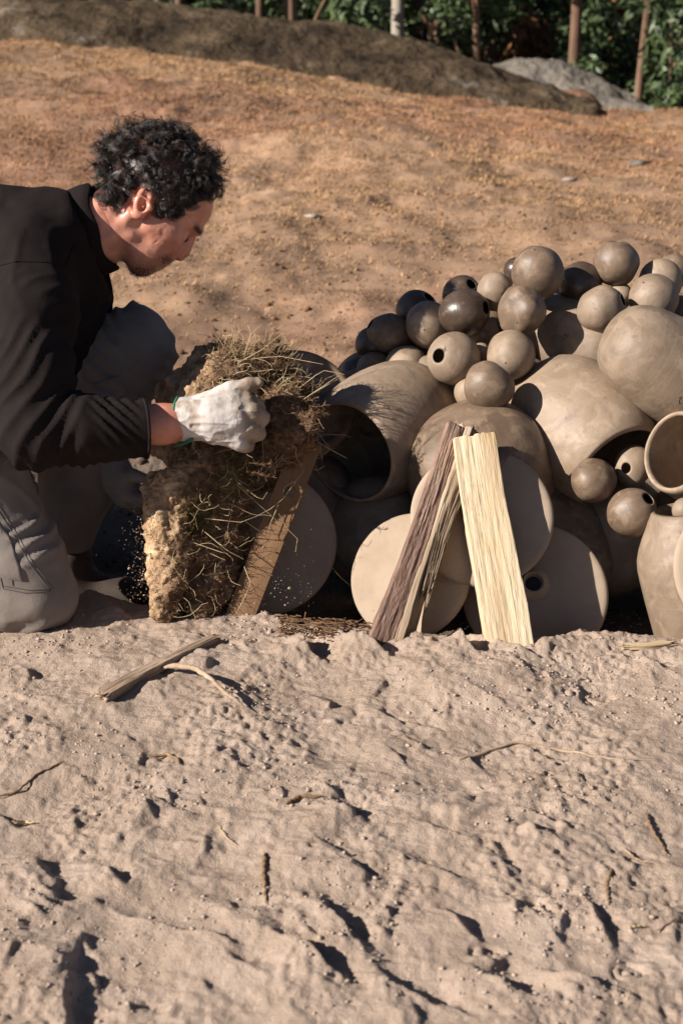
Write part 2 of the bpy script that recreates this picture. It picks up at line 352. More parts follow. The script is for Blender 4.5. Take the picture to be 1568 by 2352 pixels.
# clods and grains lying on the sand
def lumps(n, pos, size, seed, mat_, name):
    rs = np.random.RandomState(seed); ph = (1+5**.5)/2
    ico = np.array([(-1, ph, 0), (1, ph, 0), (-1, -ph, 0), (1, -ph, 0), (0, -1, ph), (0, 1, ph), (0, -1, -ph), (0, 1, -ph), (ph, 0, -1), (ph, 0, 1), (-ph, 0, -1), (-ph, 0, 1)])/1.9
    tri = np.array([(0, 11, 5), (0, 5, 1), (0, 1, 7), (0, 7, 10), (0, 10, 11), (1, 5, 9), (5, 11, 4), (11, 10, 2), (10, 7, 6), (7, 1, 8), (3, 9, 4), (3, 4, 2), (3, 2, 6), (3, 6, 8), (3, 8, 9), (4, 9, 5), (2, 4, 11), (6, 2, 10), (8, 6, 7), (9, 8, 1)])
    V = ico[None]*size[:, None, None]*(1+.45*rs.uniform(-1, 1, (n, 12, 1)))*np.concatenate([rs.uniform(.7, 1.3, (n, 1, 2)), rs.uniform(.55, .9, (n, 1, 1))], 2)
    a = rs.uniform(0, 6.28, n); c, s = np.cos(a)[:, None], np.sin(a)[:, None]
    V = np.stack([V[..., 0]*c-V[..., 1]*s, V[..., 0]*s+V[..., 1]*c, V[..., 2]], -1)+pos[:, None]
    return mesh_obj(name, V.reshape(-1, 3), (tri[None]+12*np.arange(n)[:, None, None]).reshape(-1, 3), mat_, smooth=False)
n = 36000; px = rs.uniform(-.68, .68, n*3); py = rs.uniform(1.3, 2.75, n*3)
keep = (rs.uniform(0, 1, n*3) < sstep(-.05, .4, fbm2(px*7, py*7, 3, 77)+.12)*.9); px, py = px[keep][:n], py[keep][:n]; n = len(px)
sz = .0006+.0030*rs.power(.09, n)**2.2
sz[rs.uniform(0, 1, n) < .003] *= 2.6
def near_z(px, py): return ground_z(px, py)
grit = lumps(n, np.stack([px, py, near_z(px, py)+sz*.25], 1), sz, 5, M['pebble'], 'gravel')
n = 9000; px = rs.uniform(-1.6, 1.6, n); py = 2.95+4.5*rs.power(.8, n); zz0 = ground_z(px, py); sz2 = .0015+.010*rs.power(.25, n)**2
o = lumps(n, np.stack([px, py, zz0+sz2*.2], 1), sz2, 6, M['soil'], 'soil_crumbs'); set_tint(o, np.repeat(ground_tint(px, py)*.95, 12, 0)); tag(o, 'brown soil crumbs strewn over the ground behind the heap', 'soil crumbs', kind='stuff')
tag(grit, 'small sandy clods and grains strewn over the bare sand', 'gravel', kind='stuff')

# dry grass of the field
n = 340000; gy = 3.5+11*rs.power(1.25, n); gx = rs.uniform(-1, 1, n)*(.8+.36*gy)
gz = base_z(gx, gy)+(sstep(3.2, 5., gy)*(.10*fbm2(gx*.9, gy*.9, 3, 40)+.05*fbm2(gx*3.5, gy*3.5, 3, 50)))
dens = fbm2(gx*2.6, gy*1.9, 4, 81)+.5; kp = rs.uniform(0, 1, n) < sstep(.05, .8, dens+.30-.46*(1-sstep(3.8, 7, gy))); gx, gy, gz = gx[kp], gy[kp], gz[kp]; n = len(gx)
hh = rs.uniform(.006, .026, n); aa = rs.uniform(0, 6.28, n); ln = rs.uniform(.5, 2.5, n)*hh; wd = rs.uniform(.0008, .0018, n)*(.4+gy/6); hh *= np.clip(gy/8, .4, 1); ln *= np.clip(gy/8, .4, 1)
b0 = np.stack([gx, gy, gz-.004], 1); tip = b0+np.stack([np.cos(aa)*ln, np.sin(aa)*ln, hh], 1); sd = np.stack([-np.sin(aa)*wd, np.cos(aa)*wd, 0*wd], 1)
mid = (b0+tip)/2+np.stack([0*hh, 0*hh, hh*.18], 1)
V = np.stack([b0-sd, b0+sd, mid-sd*.8, mid+sd*.8, tip], 1).reshape(-1, 3); k = 5*np.arange(n)[:, None]
T = np.concatenate([k+np.array([[0, 1, 3]]), k+np.array([[0, 3, 2]]), k+np.array([[2, 3, 4]])])
grass = mesh_obj('dry_grass', V, T, M['drygrass'], smooth=False)
gt = ground_tint(gx, gy)*1.05; set_tint(grass, np.repeat(np.clip(gt*rs.uniform(.6, 1.35, (n, 1)), .2, 1.4), 5, 0))
tag(grass, 'short trampled dry grass covering the field', 'grass', kind='stuff')

# ------------------------------------------------------------------ rocks
def whaleback(name, top, front, depth, m, label, seed, amp):
    """top / front: outline points (u, v, y) of the crest and of the foot in front of it"""
    us = np.linspace(top[0][0], top[-1][0], 240); tu, tv, ty = map(np.array, zip(*top)); fu, fv, fy = map(np.array, zip(*front))
    V = []; n = 60
    for u in us:
        A = Y(u, np.interp(u, fu, fv), np.interp(u, fu, fy)); B = Y(u, np.interp(u, tu, tv), np.interp(u, tu, ty))
        C = B+np.array([0, depth, -max(.3, B[2]-A[2]+.6)])
        for i in range(n):
            t = i/(n-1)
            if t < .6: s = t/.6; p = A+(B-A)*np.array([s, s, math.sin(s*math.pi/2)**.8])
            else: s = (t-.6)/.4; p = B+(C-B)*np.array([s, s, 1-math.cos(s*math.pi/2)])
            if i == 0: p = p-np.array([0, 0, .15])
            V.append(p)
    V = np.array(V); q = fbm3(V*np.array([.8, .8, 1.6]), 4, seed); V[:, 2] += amp*q; V[:, 1] += amp*fbm3(V*2.2, 3, seed+9); V[:, 2] += .5*amp*fbm3(V*np.array([4., 3., 6.]), 4, seed+19, .6)
    k = (np.arange(239)[:, None]*n+np.arange(n-1)[None]).ravel(); Q = np.stack([k, k+n, k+n+1, k+1], 1)
    o = mesh_obj(name, V, Q, m); return tag(o, label, 'rock')
whaleback('mossy_rock', [(-900, 60, 15.5), (-300, -40, 15.6), (0, -22, 15.5), (150, -8, 15.4), (350, 8, 15.3), (600, 40, 15.1), (870, 78, 14.9), (1050, 128, 14.6), (1200, 178, 14.3), (1300, 216, 14.), (1370, 246, 13.6)],
          [(-900, 70, 13.8), (-300, 92, 13.6), (0, 102, 13.6), (300, 152, 13.4), (650, 188, 13.3), (1000, 222, 13.3), (1370, 252, 13.3)], 3.5, M['rock'],
          'long low whaleback rock with dark brown moss across the field', 5, .13)
whaleback('grey_rock', [(1110, 200, 16.2), (1135, 160, 16.2), (1200, 141, 16.2), (1290, 156, 16.1), (1380, 184, 16), (1450, 218, 15.8), (1500, 250, 15.4)],
          [(1110, 246, 14.9), (1500, 252, 14.5)], 2.4, M['greyrock'], 'bare grey rock hump at the edge of the wood', 15, .10)
whaleback('reddish_rock', [(1255, 244, 14.3), (1290, 212, 14.4), (1330, 206, 14.4), (1362, 222, 14.3), (1385, 246, 14.1)], [(1255, 250, 13.8), (1385, 252, 13.7)], .8, M['redrock'],
          'small reddish brown boulder at the foot of the grey rock', 25, .07)
for (u, v, s, lab) in [(712, 512, .030, 'small whitish stone alone on the dry field'), (1305, 420, .035, 'pale flat stone lying on the brown field'), (1465, 378, .05, 'low grey flat stone sunk in the brown field')]:
    p = G(u, v, .05); p[2] = ground_z(p[:1], p[1:2])[0]
    o = lumps(1, np.array([[0, 0, 0.]]), np.array([s]), int(u), M['greyrock'] if s > .04 else M['paletrunk'], 'field_stone'); o.location = p+np.array([0, 0, s*.15]); o.scale = (1.4, 1.2, .7)
    tag(o, lab, 'stone')

# ------------------------------------------------------------------ wood behind
def leaf_cloud(centers, radii, n_each, seed, ll=(.10, .19), lw=(.018, .032), droop=.8):
    rs = np.random.RandomState(seed); C = []
    for c, r in zip(centers, radii):
        d = rs.normal(size=(n_each, 3)); d /= np.linalg.norm(d, axis=1, keepdims=True)
        C.append(np.array(c)+d*np.array(r)*(rs.uniform(.15, 1, (n_each, 1))**.5))
    C = np.concatenate(C); n = len(C)
    D = rs.normal(size=(n, 3)); D[:, 2] = D[:, 2]*.6-droop; D /= np.linalg.norm(D, axis=1, keepdims=True)
    S = np.cross(D, rs.normal(size=(n, 3))); S /= np.linalg.norm(S, axis=1, keepdims=True)
    l = rs.uniform(*ll, (n, 1)); w = rs.uniform(*lw, (n, 1))
    V = np.stack([C, C+D*l*.45+S*w, C+D*l, C+D*l*.45-S*w], 1).reshape(-1, 3)
    return V, 4*np.arange(n)[:, None]+np.array([[0, 1, 2, 3]])
def clump_layout(seed, n, h0, h1, spread):
    rs = np.random.RandomState(seed); c = []; r = []
    for i in range(n):
        a = rs.uniform(0, 6.28); q = spread*rs.uniform(.25, 1)
        c.append((q*math.cos(a), q*math.sin(a), rs.uniform(h0, h1))); k = rs.uniform(.16, .42); r.append((k, k, k*rs.uniform(1., 1.9)))
    return c, r
def tree_meshes(seed, kind):
    rs = np.random.RandomState(seed)
    hgt = rs.uniform(7.5, 10); K = 14; t = np.linspace(0, 1, K)
    P = np.stack([.25*np.sin(t*3+seed)*t, .2*np.cos(t*2.3+seed)*t-.2*t, -.3+t*hgt], 1); r0 = rs.uniform(.05, .075)
    parts = [(P, r0*(1-.75*t)*(1+.35*np.exp(-t*18)))]
    c, r = clump_layout(seed+50, 30 if kind else 20, .9 if kind == 2 else 1.6, hgt, 1.2)
    for (cx, cy, cz) in c[:12]:
        tz = np.clip((cz-.7)/hgt, .02, .95); a = np.array([np.interp(tz, t, P[:, i]) for i in range(3)]); b = np.array([cx+a[0], cy+a[1], cz])
        s = np.linspace(0, 1, K)[:, None]; q = a+(b-a)*s+np.array([0, 0, .25])*np.sin(s*math.pi)*.6
        parts.append((q, .02*(1-.8*s[:, 0])))
    V = []; Q = []; o = 0
    for q, rr in parts:
        v, f = tubes(q[None], rr[None], 8); V.append(v); Q.append(f+o); o += len(v)
    ctr = [(c_[0]+np.interp(c_[2]/hgt, t, P[:, 0]), c_[1]+np.interp(c_[2]/hgt, t, P[:, 1]), c_[2]) for c_ in c]
    tm = mesh_obj('trunk', np.concatenate(V), np.concatenate(Q)); cm = mesh_obj('crown', *leaf_cloud(ctr, r, 230, seed+3), smooth=False)
    return tm.data, cm.data, tm, cm
protos = []
for s, k in ((1, 0), (2, 1), (3, 2), (4, 2)):
    a, b, o1, o2 = tree_meshes(s, k); protos.append((a, b)); bpy.data.objects.remove(o1); bpy.data.objects.remove(o2)
def tree(u, y, p, pale, scale, label, rot=0., group='trees of the wood'):
    w = Y(u, 200, y); z = base_z(np.array([w[0]]), np.array([y]))[0]
    t = thing('eucalyptus_tree', (w[0], y, z), label, 'tree', group); t.scale = (scale,)*3; t.rotation_euler = (0, 0, rot)
    for nm, d, m in (('trunk', protos[p][0], M['paletrunk'] if pale else M['trunk']), ('crown', protos[p][1], M['leaf'])):
        o = bpy.data.objects.new(nm, d); col.objects.link(o); o.parent = t
        if not d.materials: d.materials.append(None)
        o.material_slots[0].link = 'OBJECT'; o.material_slots[0].material = m
    return t
front = [(410, 19, 0, 0, 1., 'brown trunked tree standing behind the highest part of the mossy rock'), (592, 18.2, 0, 0, .85, 'slim reddish tree rising behind the middle of the mossy rock'),
         (682, 18.4, 0, 0, 1.3, 'brown tree with stout trunk right of the slim reddish tree'), (712, 20.5, 1, 0, .7, 'thin brown tree close beside the stout trunked tree'),
         (886, 17.6, 0, 0, .9, 'brown tree tucked against the white trunk'), (912, 17., 0, 1, 1.2, 'tree with clean whitish trunk behind the mossy rock'),
         (1106, 16.6, 0, 0, .7, 'thin brown tree behind the low end of the mossy rock'), (1308, 16.3, 0, 0, 1.05, 'brown tree with forked limb behind the grey rock'),
         (1455, 15.9, 0, 0, .8, 'slender straight brown tree beside the end of the grey rock'), (1540, 16.2, 2, 0, .8, 'leafy tree with drooping leaves beyond the grey rock'), (1215, 20.2, 3, 0, .8, 'leafy young tree between forked tree and thin brown tree'),
         (1010, 20, 3, 0, .85, 'leafy tree just right of the whitish trunk'), (1400, 20.5, 3, 0, .9, 'leafy tree behind the forked brown tree')]
for k, (u, y, p, pale, s, lab) in enumerate(front): tree(u, y, p, pale, s, lab, k*1.7)
rs = np.random.RandomState(12)
for k in range(44):
    u = -700+k*68+rs.uniform(-20, 20)
    tree(u, rs.uniform(22, 31), k % 4, k % 9 == 0, rs.uniform(.85, 1.2), 'tree standing deep in the dark wood', rs.uniform(0, 6.28), 'trees deep in the wood')
def shrub(u, y, w, h, n, m, label, seed):
    p = Y(u, 230, y); z = base_z(np.array([p[0]]), np.array([y]))[0]
    t = thing('shrub', (p[0], y, z), label, 'shrub')
    rs = np.random.RandomState(seed); c = []; r = []
    for i in range(n): c.append((rs.uniform(-w, w), rs.uniform(-.4, .4), rs.uniform(.1, h))); k = rs.uniform(.10, .24); r.append((k, k, k*1.9))
    o = mesh_obj('foliage', *leaf_cloud(c, r, 150, seed, (.1, .2), (.016, .03)), m, smooth=False); o.parent = t
    st = np.stack([np.linspace(np.array([c_[0]*.3, c_[1]*.3, -.05]), np.array(c_), 8) for c_ in c]); o = mesh_obj('stem', *tubes(st, .009, 4), M['trunk']); o.parent = t
for a in [(1010, 17.4, .75, 2.6, 27, M['leaf'], 'broad green shrub of drooping leaves beside the whitish trunk', 1), (1560, 15.4, .42, 2.1, 19, M['leaf'], 'bright green shrub at the end of the grey rock', 2),
          (1395, 17.6, .5, 2.4, 20, M['leaf'], 'green shrub between the forked tree and the slender tree', 3), (1240, 18.2, .5, 2.6, 20, M['leaf'], 'green shrub left of the forked brown tree', 4),
          (1180, 17.6, .35, 2.2, 14, M['brownleaf'], 'withered brown shrub above the grey rock', 5), (770, 20, .35, 2.6, 9, M['leaf'], 'small green shrub behind the crest of the mossy rock', 6),
          (1450, 19.2, .3, 2.2, 12, M['brownleaf'], 'withered brown shrub behind the slender tree', 7)]: shrub(*a)
cs = []; rr = []
for k in range(170):
    yy = rs.uniform(24, 34); cs.append((rs.uniform(-.34, .34)*yy*1.5, yy, float(base_z(np.array([0.]), np.array([yy]))[0])+rs.uniform(0, 5.5))); q = rs.uniform(.6, 1.2); rr.append((q, q*.6, q))
fo = mesh_obj('undergrowth', *leaf_cloud(cs, rr, 190, 77, (.2, .4), (.04, .09)), M['leaf'], smooth=False)
tag(fo, 'dark tangled undergrowth filling the depth of the wood', 'undergrowth', kind='stuff')

# ------------------------------------------------------------------ the heap of pots
def frame_to(axis):                                     # rotation whose z points along axis
    return Vector(tuple(map(float, axis))).normalized().to_track_quat('Z', 'Y').to_matrix()
def img_dir(a, b, c): return RT*a+UP*b+FWD*c             # right, up, away as the picture shows them
def lathe(prof, segs=56, seed=0, lump=0., lfreq=9.):
    prof = np.array(prof, float)
    # resample the profile finely
    d = np.r_[0, np.cumsum(np.hypot(*np.diff(prof, axis=0).T))]; n = 44; t = np.linspace(0, d[-1], n)
    r = np.interp(t, d, prof[:, 0]); z = np.interp(t, d, prof[:, 1])
    for _ in range(1):
        r[1:-1] = (r[:-2]+2*r[1:-1]+r[2:])/4; z[1:-1] = (z[:-2]+2*z[1:-1]+z[2:])/4
    a = np.linspace(0, 2*math.pi, segs, endpoint=False)
    V = np.stack([r[:, None]*np.cos(a), r[:, None]*np.sin(a), np.repeat(z[:, None], segs, 1)], -1).reshape(-1, 3)
    if lump: V = V+(V/(np.linalg.norm(V, axis=1, keepdims=True)+1e-6))*(lump*n3(V*lfreq+seed*7.1, seed))[:, None]+lump*.35*np.stack([n3(V*lfreq*2.3+k*9+seed, seed+k) for k in (1, 2, 3)], 1)
    i = (np.arange(n-1)[:, None]*segs+np.arange(segs)[None]).ravel(); j = (np.arange(n-1)[:, None]*segs+(np.arange(segs)[None]+1) % segs).ravel()
    return V, np.stack([i, j, j+segs, i+segs], 1)[:, ::-1]
def arc(cx, cz, r, a0, a1, n, sx=1., sz=1.): return [(max(0., cx+sx*r*math.sin(math.radians(a))), cz+sz*r*math.cos(math.radians(a))) for a in np.linspace(a0, a1, n)]
def ball_mesh(r, seed, hole=.2, lump=.05, nose=0.):
    a0 = math.degrees(math.asin(hole)); th = .93
    prof = arc(0, 0, r*th, 178, a0+3, 20)+arc(0, 0, r, a0, 178, 30)
    prof = prof[::-1]                                    # outside first, bottom to lip, then the inside
    prof = [(x, z+(nose*r*math.exp(-(x/(r*.55))**2) if z > 0 else 0)) for x, z in prof]
    return lathe(prof, 44, seed, lump*r*4.2, .8/r)
pots = []
def add_pot(name, prof, u, v, D, axis, m, label, lump=.004, seed=0, cat='pot', group=None, lf=7.):
    V, Q = lathe(prof, 72, seed, lump, lf); o = mesh_obj(name, V, Q, M[m])
    o.matrix_world = Matrix.Translation(Vector(W(u, v, D))) @ frame_to(axis).to_4x4(); tag(o, label, cat, group); pots.append(o); return o
K = lambda px, D: px*D/F
# P1: open barrel pot, black mouth towards us
def jar(R, rm, L0, L1, th=.010):
    """open jar: belly radius R, mouth radius rm at z = L1, rounded bottom at z = -L0"""
    out = [(0, -L0), (R*.45, -L0*.97), (R*.75, -L0*.80), (R*.94, -L0*.48), (R, -L0*.05), (R*.985, L1*.35), (R*.9, L1*.70), (rm+.004, L1*.95), (rm+.001, L1)]
    inn = [(max(0, x-th), z+(th if z < 0 else 0)*.8) for x, z in out]
    return out+[(rm-th*.5, L1+.002)]+inn[::-1]
add_pot('large_jar', jar(K(150, 2.98), K(114, 2.98), .16, .15), 893, 985, 2.98, img_dir(-.56, -.36, -.74), 'clay', 'large clay jar lying on its side with black mouth beside the turf clod', seed=1)
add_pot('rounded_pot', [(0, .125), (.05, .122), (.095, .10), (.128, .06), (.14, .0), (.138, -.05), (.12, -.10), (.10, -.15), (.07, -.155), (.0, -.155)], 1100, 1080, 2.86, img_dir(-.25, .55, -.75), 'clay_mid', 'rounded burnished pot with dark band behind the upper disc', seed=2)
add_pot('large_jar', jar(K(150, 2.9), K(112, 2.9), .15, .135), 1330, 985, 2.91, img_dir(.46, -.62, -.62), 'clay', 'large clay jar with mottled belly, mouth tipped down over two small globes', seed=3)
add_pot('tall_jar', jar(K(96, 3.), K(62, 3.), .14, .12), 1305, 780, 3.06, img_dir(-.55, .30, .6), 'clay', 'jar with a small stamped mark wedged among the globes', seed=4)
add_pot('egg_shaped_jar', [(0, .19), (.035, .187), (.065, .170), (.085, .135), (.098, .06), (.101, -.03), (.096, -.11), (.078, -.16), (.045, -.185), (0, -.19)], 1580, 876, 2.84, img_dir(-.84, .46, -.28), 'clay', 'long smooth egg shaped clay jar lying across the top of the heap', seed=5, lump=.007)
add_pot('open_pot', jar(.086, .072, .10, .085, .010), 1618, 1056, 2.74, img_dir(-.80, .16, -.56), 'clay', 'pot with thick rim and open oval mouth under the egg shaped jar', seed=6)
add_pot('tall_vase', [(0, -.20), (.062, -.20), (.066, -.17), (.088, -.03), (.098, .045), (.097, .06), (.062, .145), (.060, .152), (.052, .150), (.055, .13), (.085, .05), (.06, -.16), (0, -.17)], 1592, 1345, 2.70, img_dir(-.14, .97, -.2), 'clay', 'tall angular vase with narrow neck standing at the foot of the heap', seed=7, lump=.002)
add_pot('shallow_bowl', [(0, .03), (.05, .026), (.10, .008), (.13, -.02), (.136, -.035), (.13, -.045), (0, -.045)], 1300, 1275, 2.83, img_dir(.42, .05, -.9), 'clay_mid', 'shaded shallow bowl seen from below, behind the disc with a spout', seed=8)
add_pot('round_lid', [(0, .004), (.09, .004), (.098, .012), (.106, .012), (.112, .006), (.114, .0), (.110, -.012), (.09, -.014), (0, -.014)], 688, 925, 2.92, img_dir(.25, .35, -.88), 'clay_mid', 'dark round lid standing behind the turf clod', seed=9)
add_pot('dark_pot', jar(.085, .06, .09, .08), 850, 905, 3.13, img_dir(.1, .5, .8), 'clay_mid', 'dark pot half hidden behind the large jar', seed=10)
for k, (u, v, D, r) in enumerate([(1180, 950, 3.06, .12), (1450, 930, 3.10, .12), (1230, 880, 3.24, .125), (1450, 800, 3.25, .12), (1060, 930, 3.08, .10), (980, 930, 3.2, .10), (1400, 1230, 2.98, .12), (1180, 1290, 3.02, .13), (880, 1230, 3.02, .12), (700, 1150, 3.05, .11), (1600, 900, 3.1, .12), (1600, 1250, 2.95, .12)]):
    V, Q = lathe(jar(r, r*.6, r*1.05, r), 48, 20+k, .003); o = mesh_obj('buried_pot', V, Q, M['clay'])
    o.matrix_world = Matrix.Translation(Vector(W(u, v, D))) @ frame_to(img_dir(rs.uniform(-.5, .5), rs.uniform(-.5, .5), .9)).to_4x4()
    tag(o, 'clay pot buried inside the heap under the globes', 'pot', 'pots buried in the heap')

# flat discs leaning against the heap
def disc(name, u, v, rpx, D, nrm, label, th=.016, spout=False, m='clay_matte', cat='disc', group=None):
    r = K(rpx, D); t = thing(name, W(u, v, D), label, cat, group); t.rotation_euler = frame_to(nrm).to_euler()
    prof = [(0, -th), (r*.9, -th), (r-.002, -th*.8), (r, -th*.45), (r-.001, -.003), (r-.004, 0), (r*.8, .001), (0, .002)]
    V, Q = lathe([(x, z) for x, z in prof], 96, int(u), .0012, 6.); o = mesh_obj('plate', V, Q, M[m], t)
    if spout:
        V, Q = lathe([(.030, .0), (.024, .006), (.0205, .016), (.0185, .0165), (.0160, .014), (.015, 0), (.013, -.006), (.0, -.006)], 40); o = mesh_obj('spout', V, Q, M[m], t); o.location = (spout[0], spout[1], .002)
        V, Q = lathe([(.0, .0026), (.0125, .0026), (.0135, .0024), (.0136, -.01)], 32); o = mesh_obj('spout_shade_disc', V, Q, M['eye'], t); o.location = (spout[0], spout[1], .0)  # flat dark disc in the spout, painted in for the hole's shade
    return t
disc('clay_disc', 600, 1240, 178, 2.81, img_dir(.12, .24, -.95), 'flat clay disc in the shade of the turf clod, behind the drilled board', cat='disc')
disc('clay_disc', 938, 1322, 150, 2.73, img_dir(-.42, .22, -.88), 'pale flat clay disc behind the bark covered firewood')
disc('spouted_disc', 1228, 1362, 170, 2.725, img_dir(-.06, .30, -.95), 'flat clay disc with short round spout behind the pale split log', spout=(-.004, .016))
disc('clay_disc', 1106, 1186, 167, 2.705, img_dir(-.05, .25, -.97), 'pale flat clay disc, uppermost of the three, leaning behind both firewood pieces')
disc('clay_disc', 1718, 1305, 173, 2.575, img_dir(-.05, .2, -.97), 'pale flat disc leaning against the tall angular vase', m='clay_matte')

# globes: picture place, radius, depth guess, hole direction (right, up, away), finish
balls = [  # u, v, r, D, hole, material, lump, squash, label
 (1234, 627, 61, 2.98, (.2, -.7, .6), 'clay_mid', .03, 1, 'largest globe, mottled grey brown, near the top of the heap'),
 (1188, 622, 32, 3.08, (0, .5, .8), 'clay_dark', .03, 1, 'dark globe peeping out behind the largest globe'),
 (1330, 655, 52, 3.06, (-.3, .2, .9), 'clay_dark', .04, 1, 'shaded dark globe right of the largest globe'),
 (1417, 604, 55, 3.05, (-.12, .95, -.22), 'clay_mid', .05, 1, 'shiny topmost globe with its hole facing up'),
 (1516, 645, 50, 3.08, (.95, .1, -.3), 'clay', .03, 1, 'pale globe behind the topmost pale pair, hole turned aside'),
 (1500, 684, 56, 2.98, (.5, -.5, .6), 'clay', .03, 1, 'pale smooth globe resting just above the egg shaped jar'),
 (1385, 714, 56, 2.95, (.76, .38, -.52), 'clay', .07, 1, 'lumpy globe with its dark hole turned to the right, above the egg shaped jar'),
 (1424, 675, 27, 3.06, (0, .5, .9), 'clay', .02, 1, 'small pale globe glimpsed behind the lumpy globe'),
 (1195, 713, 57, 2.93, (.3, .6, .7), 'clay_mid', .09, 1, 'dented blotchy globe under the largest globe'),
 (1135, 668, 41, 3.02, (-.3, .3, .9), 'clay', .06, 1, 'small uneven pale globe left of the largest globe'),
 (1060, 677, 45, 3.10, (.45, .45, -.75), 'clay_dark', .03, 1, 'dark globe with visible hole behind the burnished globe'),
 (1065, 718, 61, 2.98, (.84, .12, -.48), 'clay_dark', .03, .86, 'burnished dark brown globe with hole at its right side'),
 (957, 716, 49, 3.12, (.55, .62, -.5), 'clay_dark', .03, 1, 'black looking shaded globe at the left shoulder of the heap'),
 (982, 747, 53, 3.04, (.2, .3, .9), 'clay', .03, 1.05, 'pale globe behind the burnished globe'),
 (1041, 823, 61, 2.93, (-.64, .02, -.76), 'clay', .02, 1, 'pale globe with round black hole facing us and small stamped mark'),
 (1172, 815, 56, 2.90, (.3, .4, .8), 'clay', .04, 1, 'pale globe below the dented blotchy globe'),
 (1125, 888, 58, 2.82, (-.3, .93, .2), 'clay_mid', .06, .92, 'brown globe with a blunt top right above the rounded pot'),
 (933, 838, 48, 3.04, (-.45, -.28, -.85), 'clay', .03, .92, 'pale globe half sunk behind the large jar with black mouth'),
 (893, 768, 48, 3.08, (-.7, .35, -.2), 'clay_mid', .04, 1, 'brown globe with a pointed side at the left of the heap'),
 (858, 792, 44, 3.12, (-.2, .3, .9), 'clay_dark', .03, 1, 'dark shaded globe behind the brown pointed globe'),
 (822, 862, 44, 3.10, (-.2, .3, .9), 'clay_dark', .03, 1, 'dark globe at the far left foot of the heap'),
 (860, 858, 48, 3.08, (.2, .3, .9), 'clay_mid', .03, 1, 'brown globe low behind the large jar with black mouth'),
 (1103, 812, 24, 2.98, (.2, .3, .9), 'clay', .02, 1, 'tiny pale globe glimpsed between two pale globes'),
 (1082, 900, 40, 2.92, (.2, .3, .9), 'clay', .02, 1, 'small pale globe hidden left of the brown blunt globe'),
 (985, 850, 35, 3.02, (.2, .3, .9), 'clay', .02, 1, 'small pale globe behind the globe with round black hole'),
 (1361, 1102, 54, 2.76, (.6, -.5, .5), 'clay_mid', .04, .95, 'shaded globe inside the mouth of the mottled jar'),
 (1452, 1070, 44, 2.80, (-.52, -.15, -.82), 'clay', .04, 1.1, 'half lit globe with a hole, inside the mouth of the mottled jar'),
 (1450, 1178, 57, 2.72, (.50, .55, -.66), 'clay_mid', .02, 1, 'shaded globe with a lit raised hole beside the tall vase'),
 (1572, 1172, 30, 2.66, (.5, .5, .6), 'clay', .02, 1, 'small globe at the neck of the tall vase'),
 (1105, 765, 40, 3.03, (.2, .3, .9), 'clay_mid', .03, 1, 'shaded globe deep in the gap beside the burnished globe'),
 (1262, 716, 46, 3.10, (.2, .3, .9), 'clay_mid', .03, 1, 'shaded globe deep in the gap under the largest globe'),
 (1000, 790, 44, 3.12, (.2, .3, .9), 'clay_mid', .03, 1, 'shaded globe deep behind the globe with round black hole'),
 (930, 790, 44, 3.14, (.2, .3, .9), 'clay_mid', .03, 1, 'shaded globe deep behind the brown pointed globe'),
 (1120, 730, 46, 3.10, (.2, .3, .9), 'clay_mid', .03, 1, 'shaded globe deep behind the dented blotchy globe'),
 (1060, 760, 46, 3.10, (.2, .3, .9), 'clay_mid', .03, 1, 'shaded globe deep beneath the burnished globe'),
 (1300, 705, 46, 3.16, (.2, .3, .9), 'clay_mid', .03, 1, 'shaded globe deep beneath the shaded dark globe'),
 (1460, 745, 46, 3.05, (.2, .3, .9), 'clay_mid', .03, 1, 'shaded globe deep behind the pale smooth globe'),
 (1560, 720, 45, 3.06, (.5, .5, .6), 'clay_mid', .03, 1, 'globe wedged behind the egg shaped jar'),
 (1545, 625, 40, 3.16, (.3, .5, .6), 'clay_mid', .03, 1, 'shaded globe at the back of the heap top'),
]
for k, (u, v, r, D, hole, m, lump, sq, lab) in enumerate(balls):
    R = K(r, D); V, Q = ball_mesh(R, 100+k, .20 if hole[2] < 0 else .18, lump, .18 if 'pointed' in lab else (.10 if 'raised' in lab or 'blunt' in lab else 0.))
    o = mesh_obj('clay_globe', V, Q, M[m]); ax = img_dir(*hole)
    o.matrix_world = Matrix.Translation(Vector(W(u, v, D))) @ Matrix.Diagonal((1, 1, sq, 1)) @ frame_to(ax).to_4x4()
    tag(o, lab, 'globe', 'clay globes of the heap')

